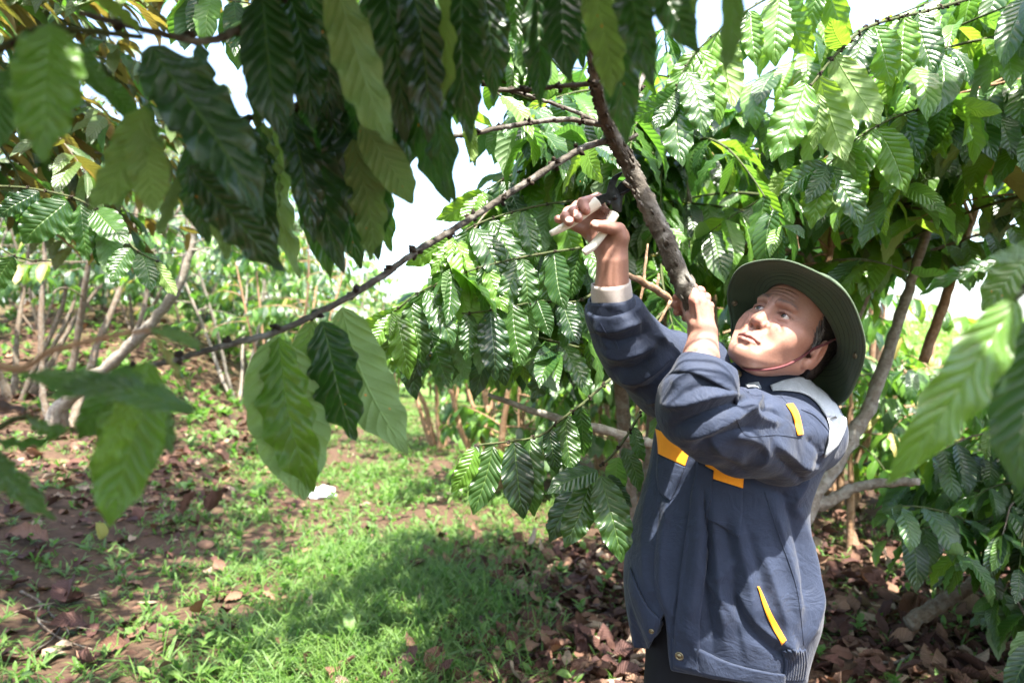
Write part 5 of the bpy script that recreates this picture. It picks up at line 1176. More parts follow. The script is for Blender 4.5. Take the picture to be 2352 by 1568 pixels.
V, Q = build_head()
N = vnormals(V, Q)
_x, _y, _z = V[:, 0], V[:, 1], V[:, 2]
def bl(c, r, p=2.0):
    d = np.sqrt((((V - np.array(c)) / np.array(r)) ** 2).sum(1)); return np.exp(-d ** p)
col = np.ones((len(V), 3)) * np.array((0.32, 0.168, 0.122))
def lay(w, c):
    global col
    col = col * (1 - w[:, None]) + np.array(c) * w[:, None]
for q in (-1, 1):
    lay(0.55 * bl((q * 0.042, 0.075, -0.030), (0.024, 0.03, 0.020)), (0.34, 0.125, 0.095))
    lay(0.35 * bl((q * 0.078, -0.015, -0.018), (0.02, 0.03, 0.035)), (0.44, 0.18, 0.13))
    lay(0.50 * bl((q * 0.032, 0.084, -0.011), (0.017, 0.02, 0.006)), (0.28, 0.135, 0.10))
    # brows: short sparse greying hairs on the ridge
    xb = np.abs(_x); zc = 0.0225 + 0.10 * (xb - 0.012) - 2.6 * np.maximum(xb - 0.030, 0) ** 2 * 4
    w = np.exp(-((_z - zc) / 0.0030) ** 2) * np.clip((xb - 0.009) / 0.006, 0, 1) * np.clip((0.050 - xb) / 0.014, 0, 1) * (_y > 0.04) * (np.sign(_x) == q)
    lay(0.45 * w, (0.16, 0.10, 0.08))
    # lash line
    el = np.sqrt(((_x - q * 0.032) / 0.0150) ** 2 + ((_z - 0.0002) / 0.0048) ** 2)
    lay(0.8 * np.exp(-((el - 1.0) / 0.22) ** 2) * (_y > 0.062) * (_z > -0.0005), (0.06, 0.03, 0.025))
lay(0.55 * bl((0, 0.102, -0.034), (0.018, 0.02, 0.014)), (0.34, 0.13, 0.10))
lipw = np.exp(-(((_z + 0.0727) / 0.0076) ** 4)) * np.clip((0.029 - np.abs(_x)) / 0.006, 0, 1) * (_y > 0.07)
lay(0.7 * lipw, (0.28, 0.085, 0.085))
lay(0.9 * np.exp(-((_z + 0.0729 - 0.003 * (np.abs(_x) / 0.026) ** 2 * -1) / 0.0011) ** 2) * (np.abs(_x) < 0.027) * (_y > 0.07), (0.16, 0.05, 0.045))
head_v, head_q, head_c = hw(V), Q, np.minimum(col, (0.36, 0.2, 0.16))

# ---------------------------------------------------------------- hands and forearms
def pts(l): return [np.array(P(*p)) for p in l]
def build_hand_right():
    s = SDF(np.array(P(1240, 720, 1.25)) - np.array((0.0, 0.10, 0)), np.array(P(1475, 430, 1.25)) + np.array((0.0, 0.11, 0)), 0.0016)
    s.chain(pts([(1405, 730, 1.285), (1404, 660, 1.275), (1406, 598, 1.262)]), [0.030, 0.0265, 0.0240], 0.01)
    s.chain(pts([(1393, 655, 1.262), (1395, 600, 1.252)]), [0.017, 0.017], 0.018)
    s.chain(pts([(1420, 655, 1.262), (1420, 600, 1.252)]), [0.017, 0.016], 0.018)
    # palm
    for m, r in (((1385, 492, 1.285), .0125), ((1372, 507, 1.286), .0125), ((1362, 521, 1.286), .012), ((1354, 536, 1.284), .011)):
        s.cap(np.array(P(1404, 578, 1.262)), np.array(P(*m)), 0.019, r, 0.016)
    s.cap(np.array(P(1412, 578, 1.255)), np.array(P(1425, 545, 1.243)), 0.017, 0.016, 0.014)         # thenar
    s.cap(np.array(P(1394, 575, 1.258)), np.array(P(1368, 548, 1.265)), 0.015, 0.011, 0.014)
    for ch, r in (
        (((1385, 492, 1.285), (1372, 456, 1.268), (1338, 466, 1.246), (1346, 484, 1.235)), (.0108, .0104, .0096, .0085)),
        (((1372, 507, 1.286), (1326, 474, 1.268), (1316, 488, 1.240), (1328, 501, 1.231)), (.0108, .0102, .0096, .0088)),
        (((1362, 521, 1.286), (1305, 487, 1.266), (1298, 498, 1.240), (1307, 510, 1.231)), (.0105, .0098, .0090, .0084)),
        (((1354, 536, 1.284), (1302, 510, 1.268), (1281, 503, 1.262)), (.0095, .0084, .0074)),
        (((1424, 547, 1.243), (1421, 527, 1.236), (1392, 521, 1.226), (1366, 517, 1.222)), (.0140, .0118, .0112, .0092)),
    ):
        s.chain(pts(ch), r, 0.0035, k0=0.010)
    for x in (1398, 1412):        # wrist tendons
        s.chain(pts([(x, 655, 1.243), (x + 1, 600, 1.236)]), [0.0032, 0.003], 0.006)
    V, Q = s.mesh()
    return relax(V, Q, 1), Q

def build_hand_left():
    s = SDF(np.array(P(1545, 900, 1.18)) - np.array((0.0, 0.08, 0)), np.array(P(1665, 640, 1.22)) + np.array((0.0, 0.10, 0)), 0.0016)
    s.chain(pts([(1600, 890, 1.150), (1607, 820, 1.178), (1611, 765, 1.196)]), [0.034, 0.0275, 0.0215], 0.01)
    s.chain(pts([(1620, 820, 1.182), (1622, 765, 1.200)]), [0.0215, 0.0185], 0.014)
    MC = ((1597, 690, 1.190), (1609, 697, 1.196), (1619, 709, 1.204), (1626, 724, 1.211))
    for m, r in zip(MC, (.0115, .0118, .0112, .0102)):
        s.cap(np.array(P(1611, 758, 1.198)), np.array(P(*m)), 0.0185, r, 0.010)
    for ch, r in (
        ((MC[0], (1591, 663, 1.205), (1570, 666, 1.246), (1554, 684, 1.250)), (.0108, .0100, .0094, .0082)),
        ((MC[1], (1607, 670, 1.216), (1582, 680, 1.258), (1553, 700, 1.248)), (.0110, .0102, .0095, .0084)),
        ((MC[2], (1620, 684, 1.228), (1592, 698, 1.264), (1556, 716, 1.250)), (.0106, .0098, .0090, .0080)),
        ((MC[3], (1629, 703, 1.236), (1604, 716, 1.266), (1574, 730, 1.256)), (.0096, .0088, .0080, .0072)),
        (((1602, 745, 1.190), (1589, 728, 1.203), (1578, 706, 1.235), (1571, 690, 1.246)), (.0150, .0125, .0105, .0088)),
    ):
        s.chain(pts(ch), r, 0.0015, k0=0.004)
    for m_ in MC: s.ell(np.array(P(m_[0], m_[1], m_[2] - .007)), 0.0070, 0.005)
    for a, b in (((1606, 750, 1.1770), (1598, 696, 1.1780)), ((1612, 750, 1.179), (1609, 702, 1.1840)), ((1618, 752, 1.184), (1619, 714, 1.192))):
        s.chain(pts([a, b]), [0.0026, 0.0034], 0.004)
    V, Q = s.mesh()
    return relax(V, Q, 1), Q

hands = [build_hand_right(), build_hand_left()]
allv, allq, allc, off = [], [], [], 0
def addbody(v, q, c):
    global off
    allv.append(v); allq.append(q + off); allc.append(c); off += len(v)
addbody(head_v, head_q, head_c)
for i, (v, q) in enumerate(hands):
    c = np.ones((len(v), 3)) * np.array((0.30, 0.155, 0.112))
    tips = [(1346, 484, 1.235), (1328, 501, 1.231), (1307, 510, 1.231), (1281, 503, 1.262), (1366, 517, 1.222)] if i == 0 else [(1560, 692, 1.258), (1559, 701, 1.25), (1591, 663, 1.195), (1607, 670, 1.206), (1620, 684, 1.218), (1597, 690, 1.18), (1609, 697, 1.186)]
    for t in tips:
        d = np.linalg.norm(v - np.array(P(*t)), axis=1); w = 0.6 * np.exp(-(d / 0.018) ** 2)[:, None]
        c = c * (1 - w) + np.array((0.36, 0.14, 0.105)) * w
    addbody(v, q, c)
# trunk and legs under the clothes
s = SDF((0.1, 1.15, 0.02), (0.85, 1.8, 1.42), 0.012)
s.chain([np.array(P(1760, 880, 1.45)), np.array((0.48, 1.48, 1.08)), np.array((0.45, 1.51, 0.84))], [0.055, 0.085, 0.065], 0.05)
s.chain([np.array(P(1880, 985, 1.42)), np.array(P(1740, 1010, 1.29)), np.array(P(1595, 960, 1.16)), np.array(P(1604, 850, 1.165))], [0.05, 0.045, 0.04, 0.03], 0.03)
s.chain([np.array(P(1610, 900, 1.46)), np.array(P(1510, 830, 1.36)), np.array(P(1404, 700, 1.283))], [0.05, 0.042, 0.03], 0.03)
for q in (-1, 1):
    s.chain([np.array((0.435 + q * 0.06, 1.495 + q * 0.02, 0.80)), np.array((0.42 + q * 0.085, 1.46 + q * 0.03, 0.46)), np.array((0.42 + q * 0.092, 1.48 + q * 0.03, 0.07))], [0.055, 0.045, 0.035], 0.03)
v, q = s.mesh(); addbody(v, q, np.ones((len(v), 3)) * np.array((0.39, 0.21, 0.155)))
me = mesh_np('body', np.vstack(allv), np.vstack(allq), [M_SKIN]); set_color(me, 'skin', np.vstack(allc))
body = link('body', me, person)

# nails
M_NAIL = plain('finger nail', (0.48, 0.31, 0.26), 0.3, 200, 0.05, 0.05, 0.5)
for tip, prev, tow in (((1366, 517, 1.222), (1392, 521, 1.226), (0, -1, 0.25)), ((1328, 501, 1.231), (1316, 488, 1.240), (0.1, -1, 0.1)), ((1307, 510, 1.231), (1298, 498, 1.240), (0.1, -1, 0.1))):
    t = np.array(P(*tip)); p = np.array(P(*prev)); d = t - p; d /= np.linalg.norm(d)
    n = np.array(tow, float); n -= d * n.dot(d); n /= np.linalg.norm(n); w = np.cross(d, n)
    r = 0.0092
    vs_, fs_ = [], []
    for i in range(6):
        for j in range(5):
            a = (j / 4 - 0.5) * 1.35; L = -0.004 + 0.0125 * i / 5
            L -= 0.0022 * (abs(j - 2) / 2) ** 2 * (1 if i == 5 else 0)
            vs_.append(t + d * L + (n * math.cos(a) + w * math.sin(a)) * (r + 0.0006 - 0.0012 * max(0, i - 3)))
    for i in range(5):
        for j in range(4): fs_.append([i * 5 + j, i * 5 + j + 1, i * 5 + j + 6, i * 5 + j + 5])
    link('nail', mesh_np('nail', vs_, fs_, [M_NAIL]), body)

# eyes
def eye_mat():
    m = NT('eye'); tc = m.n('TexCoord')
    sx = m.n('SeparateXYZ'); m.l(tc.outputs['Object'], sx.inputs[0])
    r = m.math('SQRT', m.math('ADD', m.math('POWER', sx.outputs[0], 2), m.math('POWER', sx.outputs[2], 2)))
    c = m.ramp(m.math('MULTIPLY', r, 80), [(0.0, (0.004, 0.003, 0.003)), (0.17, (0.004, 0.003, 0.003)), (0.20, (0.035, 0.016, 0.008)), (0.46, (0.03, 0.014, 0.008)), (0.52, (0.75, 0.70, 0.68)), (1.0, (0.72, 0.6, 0.58))])
    return m.done(m.bsdf(c, 0.08, None, 0.6))
M_EYE = eye_mat()
for q in (-1, 1):
    bm = bmesh.new(); bmesh.ops.create_uvsphere(bm, u_segments=32, v_segments=20, radius=0.0127)
    me = bpy.data.meshes.new('eye'); bm.to_mesh(me); bm.free(); me.materials.append(M_EYE)
    me.polygons.foreach_set('use_smooth', np.ones(len(me.polygons), dtype=bool))
    o = link('eye', me, body)
    gaze = Vector((0.12, 1, 0.10)).normalized()
    rotl = Vector((0, 1, 0)).rotation_difference(gaze).to_matrix()
    M = Matrix(HR.tolist()) @ rotl
    o.matrix_basis = Matrix.Translation(Vector(hw((q * 0.0318, 0.0690, 0.0)))) @ M.to_4x4()

# hair: a cap under the hat, sideburn strands, brow hairs
s = SDF((-0.10, -0.13, -0.10), (0.10, 0.10, 0.13), 0.0025)
s.ell((0, -0.014, 0.030), (0.0800, 0.0975, 0.0885), 0)
s.ell((0, -0.045, -0.03), (0.066, 0.062, 0.058), 0.03)
def hl(X, Y, Z): return (Y - (0.052 + 0.0 * X)) * 0.8 + (0.052 - Z) * 0.6
def hl2(X, Y, Z): return (Y + 0.002) * 0.92 + (-0.004 - Z) * 0.4
s.func(hl, 0.004, 'and'); 
s.func(lambda X, Y, Z: np.maximum((Y - 0.016) * 0.9 - (Z - 0.02) * 0.75, -(Z + 0.075) - 0.0 * X), 0.004, 'and')
V, Q = s.mesh()
nzv = np.random.default_rng(3).normal(size=len(V)) * 0.0008
V = V + vnormals(V, Q) * nzv[:, None]
hair_me = mesh_np('hair', hw(V), Q, [M_HAIR])
hair = link('hair', hair_me, body)
hb = MB(); rng = np.random.default_rng(7)
for side in (-1, 1):
    for i in range(130):
        z0 = rng.uniform(-0.005, 0.045); y0 = 0.030 - 0.30 * (0.045 - z0) * 0.6 + rng.normal() * 0.004
        p0 = np.array((side * 0.0700, y0, z0)); L = rng.uniform(0.018, 0.040)
        p1 = p0 + np.array((side * 0.0065, -0.35 * L + rng.normal() * 0.003, -0.55 * L)); p2 = p1 + np.array((-side * 0.001, -0.35 * L, -0.5 * L))
        hb.add(tube(hw(np.array([p0, p1, p2])), [0.00045, 0.0004, 0.0002], 3, False))
o = hb.build('sideburn_hair', M_HAIR, hair)
at = o.data.attributes.new('grey', 'FLOAT', 'POINT')
gv = np.repeat(np.random.default_rng(9).random(len(o.data.vertices) // 9) ** 2.2, 9); at.data.foreach_set('value', gv[:len(o.data.vertices)].astype(np.float32))
hb = MB(); hbv0 = BVHTree.FromPolygons([tuple(v) for v in head_v], head_q.tolist())
for side in (-1, 1):
    for i in range(70):
        xb = rng.uniform(0.011, 0.049); zc = 0.0225 + 0.10 * (xb - 0.012) - 10.4 * max(xb - 0.030, 0) ** 2
        pl_ = np.array((side * xb, 0.12, zc + rng.normal() * 0.0018)); h = hbv0.ray_cast(Vector(hw(pl_)), Vector(-HR[:, 1]))
        if h[0] is None: continue
        d = HR @ np.array((side * 0.85, -0.15 - 8 * xb, 0.35 + rng.normal() * 0.25)) * rng.uniform(0.003, 0.007)
        c0 = np.array(h[0]); hb.add(tube(np.array([c0 - d * 0.3, c0 + d * 0.7 + np.array(h[1]) * 0.0008]), [0.00022, 0.0001], 3, False))
o = hb.build('eyebrow', M_HAIR, body)
at = o.data.attributes.new('grey', 'FLOAT', 'POINT'); at.data.foreach_set('value', (np.repeat(np.random.default_rng(4).random(len(o.data.vertices) // 6), 6) * 0.5).astype(np.float32))

# ---------------------------------------------------------------- hat
def ray_to(px, py, c, w, near):
    """point on the sight line of (px, py) at distance w from c (nearer or farther root)"""
    d = np.array(P(px, py, 1.0)) - np.array((0, 0, CAMH)); d /= np.linalg.norm(d)
    oc = np.array((0, 0, CAMH)) - c; b = oc.dot(d); cc = oc.dot(oc) - w * w; disc = b * b - cc
    t = -b if disc <= 0 else (-b - math.sqrt(disc) if near else -b + math.sqrt(disc))
    return np.array((0, 0, CAMH)) + d * t
def ring(th):
    x, y = math.sin(th), math.cos(th)          # th=0 front, +90 her right
    return hw((0.081 * x, -0.014 + 0.101 * y, 0.040 + 0.022 * y - 0.006 * x * x))
RIM = [(-180, 1838, 935, 0), (-150, 1893, 940, 0), (-125, 1937, 926, 1), (-105, 1967, 885, 1), (-88, 1987, 830, 1), (-70, 1983, 765, 1), (-52, 1962, 695, 1), (-36, 1918, 641, 1), (-20, 1855, 608, 1), (-2, 1790, 597, 1), (14, 1735, 598, 1), (32, 1692, 614, 1), (50, 1674, 655, 0), (70, 1673, 715, 0), (92, 1680, 780, 0), (118, 1700, 835, 0), (150, 1760, 890, 0), (180, 1838, 935, 0)]
ths = np.array([r[0] for r in RIM], float)
rim3 = []
for th, px, py, nr in RIM:
    rim3.append(ray_to(px, py, ring(R(th)), 0.082, nr))
rim3 = np.array(rim3); rim3[0] = rim3[-1]
_nth = 96
tt = np.linspace(-180, 180, _nth, endpoint=False)
rimc = []
for k in range(3):
    from numpy.polynomial import polynomial as _pp
    rimc.append(np.interp(tt, ths, rim3[:, k]))
rimc = np.stack(rimc, 1)
for _ in range(10): rimc = (np.roll(rimc, 1, 0) + 2 * rimc + np.roll(rimc, -1, 0)) / 4
hup0 = HR[:, 2] * 0.85 - HR[:, 1] * 0.5
rimc = rimc + hup0[None] * (0.0032 * np.sin(np.radians(tt) * 5 + 1) + 0.0022 * np.sin(np.radians(tt) * 9 + 2))[:, None]
inn = np.array([ring(R(t)) for t in tt])
hup = HR[:, 2] * 0.85 - HR[:, 1] * 0.5
nrow = 10; Vb = []
for i in range(nrow + 1):
    f = i / nrow
    bulge = math.sin(f * math.pi) * 0.012
    Vb.append(inn * (1 - f) + rimc * f + hup * bulge)
Vb = np.vstack(Vb)
Fb = []
for i in range(nrow):
    for j in range(_nth):
        j2 = (j + 1) % _nth; Fb.append([i * _nth + j, i * _nth + j2, (i + 1) * _nth + j2, (i + 1) * _nth + j])
me = mesh_np('hat_brim', Vb, Fb, [M_HAT_SHADED, M_HATTOP])
hat = empty_none = None
brim = link('hat_brim', me, None)
hat_root = brim
hat_root.name = 'hat'
hat_root.parent = person; hat_root.matrix_parent_inverse = Matrix.Translation(-person.location)
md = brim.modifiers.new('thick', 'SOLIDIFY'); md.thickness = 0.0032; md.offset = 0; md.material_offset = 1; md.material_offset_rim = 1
# crown
Vc = []; nr = 12; top = HC + HR[:, 2] * 0.132 - HR[:, 1] * 0.055
cen = inn.mean(0)
for i in range(nr + 1):
    a = i / nr * math.pi / 2
    f = math.cos(a) ** 0.55 if i < nr else 0.0
    Vc.append(cen + (inn - cen) * f * 1.0 + (top - cen) * math.sin(a) ** 0.8)
Vc = np.vstack(Vc); Fc = []
for i in range(nr):
    for j in range(_nth):
        j2 = (j + 1) % _nth; Fc.append([i * _nth + j, i * _nth + j2, (i + 1) * _nth + j2, (i + 1) * _nth + j])
crown = link('crown', mesh_np('crown', Vc, Fc, [M_HATTOP]), brim)
# rim binding
cl = np.vstack([rimc, rimc[:2]])
b_ = MB(); b_.add(tube(cl, 0.0026, 6, False)); b_.build('rim_binding', M_HATTOP, brim)
# stitched rings on the underside of the brim
for f in (0.15, 0.28, 0.41, 0.54, 0.67, 0.80, 0.92):
    b_ = MB(); c_ = inn * (1 - f) + rimc * f + hup * (math.sin(f * math.pi) * 0.012 - 0.0018); c_ = np.vstack([c_, c_[:2]])
    b_.add(tube(c_, 0.0005, 3, False)); b_.build('stitching', M_HAT_SHADED, brim)
hat_bvh = BVHTree.FromPolygons([tuple(v) for v in Vb], Fb)
def stud(bvh, px, py, r, name, mat, parent, lift=0.001, holes=True):
    o = Vector((0, 0, CAMH)); d = (P(px, py, 1.0) - o).normalized()
    h = bvh.ray_cast(o, d)
    if h[0] is None: return
    n = h[1] if h[1].dot(d) < 0 else -h[1]
    prof = [(0.0, 0.0018), (0.45, 0.0017), (0.55, 0.0008), (0.7, 0.0010), (0.85, 0.0022), (1.0, 0.0014), (1.05, -0.002)]
    q = n.to_track_quat('Z', 'Y').to_matrix(); vv, ff = [], []; S = 20
    for rr, z in prof:
        for k in range(S):
            a = k * 2 * math.pi / S; vv.append(h[0] + n * lift + q @ Vector((r * rr * math.cos(a), r * rr * math.sin(a), z * r / 0.006)))
    for i in range(len(prof) - 1):
        for k in range(S): ff.append([i * S + k, i * S + (k + 1) % S, (i + 1) * S + (k + 1) % S, (i + 1) * S + k])
    link(name, mesh_np(name, vv, ff, [mat]), parent)
stud(hat_bvh, 1687, 695, 0.0062, 'snap_stud', M_STUD, brim, 0.0025)
stud(hat_bvh, 1967, 816, 0.0062, 'snap_stud', M_STUD, brim, 0.0025)
# chin strap
hbv = BVHTree.FromPolygons([tuple(v) for v in head_v], head_q.tolist())
def on_head(px, py, lift):
    o = Vector((0, 0, CAMH)); d = (P(px, py, 1.0) - o).normalized(); h = hbv.ray_cast(o, d)
    return np.array(h[0] + h[1] * lift) if h[0] is not None else None
sp = [on_head(x, y, 0.0025) for x, y in ((1912, 778), (1895, 790), (1872, 801), (1845, 815), (1822, 829), (1800, 839), (1775, 845), (1750, 847), (1725, 846), (1708, 843))]
sp = [p for p in sp if p is not None]
sp = [ring(R(-95)) - HR[:, 2] * 0.004] + sp
b_ = MB(); c_ = catmull(sp, 50); b_.add(tube(c_, 0.0026, 8)); b_.build('chin_strap', M_STRAP, brim)
# ---------------------------------------------------------------- jacket
def sections(secs):
    """stack of ellipses: (z, cx, cy, half width, half depth, yaw deg); returns an implicit function"""
    A = np.array(sorted(secs), float)
    zs = A[:, 0]
    zz = np.linspace(zs[0], zs[-1], 200)
    cols = [np.interp(zz, zs, A[:, i]) for i in range(1, 6)]
    ker = np.ones(25) / 25
    cols = [np.convolve(np.pad(c, 12, mode='edge'), ker, 'valid') for c in cols]
    def fn(X, Y, Z):
        z1 = Z.ravel()
        cx, cy_, a, b, yw = [np.interp(z1, zz, c).reshape(Z.shape) for c in cols]
        co, si = np.cos(np.radians(yw)), np.sin(np.radians(yw))
        x = X - cx; y = Y - cy_
        xr = co * x + si * y; yr = -si * x + co * y
        k0 = (np.abs(xr / a) ** 2.3 + np.abs(yr / b) ** 2.3) ** (1 / 2.3)
        d = (k0 - 1) * np.minimum(a, b)
        return np.maximum(d, np.maximum(zs[0] - Z, Z - zs[-1]))
    return fn
def zpx(py, d): return CAMH + (784 - py) / 1568 * d
def xpx(px, d): return (px - 1176) / 1568 * d
# silhouette of the torso: py, left px, right px, axis depth, half depth
SIL = [(850, 1668, 1815, 1.45, 0.07), (880, 1630, 1880, 1.45, 0.085), (920, 1560, 1925, 1.45, 0.10), (960, 1520, 1935, 1.45, 0.115), (1010, 1508, 1915, 1.45, 0.125), (1060, 1503, 1890, 1.455, 0.13),
       (1120, 1489, 1862, 1.46, 0.135), (1180, 1468, 1848, 1.465, 0.14), (1240, 1450, 1858, 1.465, 0.145), (1320, 1436, 1876, 1.465, 0.15), (1390, 1440, 1884, 1.465, 0.15), (1450, 1450, 1870, 1.465, 0.148), (1500, 1462, 1850, 1.465, 0.14), (1560, 1466, 1846, 1.465, 0.135), (1610, 1466, 1846, 1.465, 0.13)]
secs = []
for py, l, r, d, b in SIL:
    dd = d - 0.02
    secs.append((zpx(py, dd), xpx((l + r) / 2, dd), d, (r - l) / 2 / 1568 * dd, b, -14))
fn = sections(secs)
lo = (xpx(1400, 1.46), 1.28, zpx(1600, 1.45)); hi = (xpx(1970, 1.46), 1.66, zpx(830, 1.45))
s = SDF(lo, hi, 0.0042)
s.func(fn)
# hem: higher at her right front where the flap swings open
hx = np.array([1400, 1436, 1490, 1514, 1528, 1534, 1540, 1640, 1760, 1850, 1950]); hy = np.array([1300, 1350, 1490, 1440, 1400, 1500, 1540, 1558, 1575, 1572, 1560])
def hem(X, Y, Z):
    px = 1176 + 1568 * X / Y + 0 * Z
    hz = CAMH + (784 - np.interp(px.ravel(), hx, hy).reshape(px.shape)) / 1568 * Y
    t = np.clip((Y - 1.44) / 0.03, 0, 1)
    return (hz * (1 - t) + zpx(1560, 1.335) * t) - Z
s.func(hem, 0.0, 'and')
tv, tq = s.mesh(); tv = relax(tv, tq, 3)

# sleeves
s = SDF(np.array(P(1440, 1180, 1.2)) - np.array((0, 0.17, 0)), np.array(P(1990, 800, 1.45)) + np.array((0, 0.16, 0.0)), 0.004)
ch = [(1852, 1008, 1.425), (1792, 1012, 1.335), (1712, 993, 1.265), (1640, 966, 1.205), (1594, 944, 1.165)]
s.chain(pts(ch), [0.072, 0.081, 0.076, 0.068, 0.060], 0.03)
s.chain(pts([(1588, 948, 1.165), (1598, 918, 1.150), (1612, 885, 1.158)]), [0.056, 0.060, 0.052], 0.02)
s.chain(pts([(1862, 985, 1.44), (1840, 960, 1.43)]), [0.068, 0.066], 0.03)
# cut the cuff mouth
a = np.array(P(1607, 868, 1.162)); ax = np.array(P(1611, 765, 1.196)) - np.array(P(1600, 890, 1.150)); ax /= np.linalg.norm(ax)
ax = ax + np.array((0.25, 0, 0)); ax /= np.linalg.norm(ax)
sl_cut = (a + ax * 0.028, ax)
def cutnear(X, Y, Z):
    d = (X - sl_cut[0][0]) * ax[0] + (Y - sl_cut[0][1]) * ax[1] + (Z - sl_cut[0][2]) * ax[2]
    far = np.sqrt((X - a[0]) ** 2 + (Y - a[1]) ** 2 + (Z - a[2]) ** 2) - 0.11
    return np.minimum(d, -far) if False else np.where(far > 0, -0.05, d)
s.func(cutnear, 0.0, 'and')
s.cap(np.array(P(1600, 900, 1.152)), sl_cut[0] + ax * 0.05, 0.034, 0.040, 0.004, 'sub')
lv, lq = s.mesh(); lv = relax(lv, lq, 3)

s = SDF(np.array(P(1330, 985, 1.25)) - np.array((0, 0.10, 0)), np.array(P(1660, 620, 1.45)) + np.array((0, 0.16, 0)), 0.004)
s.chain(pts([(1610, 880, 1.465), (1540, 862, 1.41), (1465, 810, 1.345), (1432, 765, 1.315), (1408, 712, 1.290), (1404, 680, 1.283)]), [0.098, 0.086, 0.066, 0.056, 0.047, 0.044], 0.03)
a2 = np.array(P(1404, 699, 1.284)); ax2 = np.array(P(1404, 640, 1.270)) - np.array(P(1420, 740, 1.30)); ax2 /= np.linalg.norm(ax2)
ax2 = ax2 + np.array((0.0, -0.20, 0.0)); ax2 /= np.linalg.norm(ax2)
s.half(a2, ax2, 'and')
s.cap(a2 - ax2 * 0.06, a2 + ax2 * 0.05, 0.034, 0.040, 0.004, 'sub')
rv, rq = s.mesh(); rv = relax(rv, rq, 3)

# folds: (points px, width px, height m)   positive raises, negative creases
def sculpt(V, Q, folds, seed=0, noise=0.0012):
    N = vnormals(V, Q)
    px = 1176 + 1568 * V[:, 0] / V[:, 1]; py = 784 - 1568 * (V[:, 2] - CAMH) / V[:, 1]
    view = V - np.array((0, 0, CAMH)); view /= np.linalg.norm(view, axis=1)[:, None]
    face = np.clip(-(N * view).sum(1) * 3.0, 0, 1)
    D = np.zeros(len(V))
    for pl, w, h in folds:
        pl = catmull(pl, max(12, len(pl) * 6)) if len(pl) > 2 else np.array(pl, float)
        best = np.full(len(V), 1e9); tt_ = np.zeros(len(V)); n = len(pl) - 1; sg = np.zeros(len(V))
        for i in range(n):
            a, b = pl[i], pl[i + 1]; ab = b - a; L = ab.dot(ab) + 1e-9
            t = np.clip(((px - a[0]) * ab[0] + (py - a[1]) * ab[1]) / L, 0, 1)
            dx = px - a[0] - t * ab[0]; dy = py - a[1] - t * ab[1]
            d2 = dx * dx + dy * dy; m = d2 < best
            best[m] = d2[m]; tt_[m] = (i + t[m]) / n; sg[m] = np.sign(ab[0] * dy[m] - ab[1] * dx[m])
        e = np.clip(np.minimum(tt_, 1 - tt_) * 5 + 0.1, 0, 1)
        dist = np.sqrt(best) * np.where(sg > 0, 1.0, 0.62)
        D += h * (0.45 * np.exp(-(dist / w) ** 2) + 0.7 * np.exp(-dist / (0.7 * w))) * e
    # soft cloth noise, a few octaves of random waves
    rng = np.random.default_rng(seed)
    for f, amp in ((16, 1.0), (34, 0.6), (70, 0.28)):
        for _ in range(5):
            k = rng.normal(size=3); k *= f / np.linalg.norm(k) * rng.uniform(0.7, 1.3)
            ph = V @ k + rng.uniform(0, 6.28) + 1.4 * np.sin(V @ np.roll(k, 1) * 0.6 + rng.uniform(0, 6))
            D += noise * amp * 0.55 * (1 - 1.6 * np.abs(np.sin(ph)))
    V = V + N * D[:, None] * np.maximum(face, 0.25)[:, None]
    return V

T_F = [
    ([(1600, 1090), (1605, 1200), (1590, 1340), (1570, 1480)], 11, 0.010),
    ([(1630, 1120), (1640, 1230), (1650, 1350), (1668, 1500)], 13, 0.010),
    ([(1612, 1100), (1622, 1220), (1622, 1350), (1640, 1520)], 9, -0.009),
    ([(1690, 1190), (1700, 1260), (1720, 1340), (1730, 1420)], 16, 0.009),
    ([(1665, 1180), (1680, 1270), (1690, 1380), (1700, 1500)], 11, -0.007),
    ([(1740, 1240), (1775, 1340), (1810, 1460), (1815, 1520)], 13, 0.008),
    ([(1710, 1200), (1740, 1300), (1765, 1400)], 10, -0.006),
    ([(1800, 1120), (1830, 1220), (1850, 1320), (1850, 1400)], 14, -0.012),
    ([(1775, 1150), (1800, 1250), (1830, 1350), (1835, 1440)], 13, 0.009),
    ([(1845, 1190), (1872, 1300), (1876, 1400), (1850, 1490)], 12, 0.012),
    ([(1690, 1350), (1730, 1420), (1790, 1470), (1830, 1490)], 11, 0.008),
    ([(1670, 1330), (1712, 1430), (1770, 1490), (1810, 1510)], 9, -0.007),
    ([(1580, 1280), (1620, 1330), (1690, 1420), (1720, 1520)], 9, 0.005),
    ([(1570, 1430), (1600, 1480), (1630, 1540)], 8, 0.006),
    ([(1500, 1380), (1480, 1300), (1480, 1200), (1500, 1090)], 12, 0.006),
    ([(1540, 1420), (1520, 1330), (1525, 1230), (1540, 1130)], 11, 0.008),
    ([(1525, 1430), (1500, 1340), (1503, 1240), (1520, 1120)], 9, -0.006),
    ([(1450, 1330), (1480, 1400), (1500, 1460)], 9, 0.005),
    ([(1640, 1050), (1760, 1120), (1830, 1150)], 14, -0.008),
    ([(1860, 1060), (1850, 1110), (1830, 1160), (1850, 1200)], 10, 0.006),
    ([(1570, 1400), (1545, 1410), (1555, 1345)], 7, 0.004),
    ([(1620, 1330), (1660, 1320), (1690, 1280)], 8, 0.004),
]
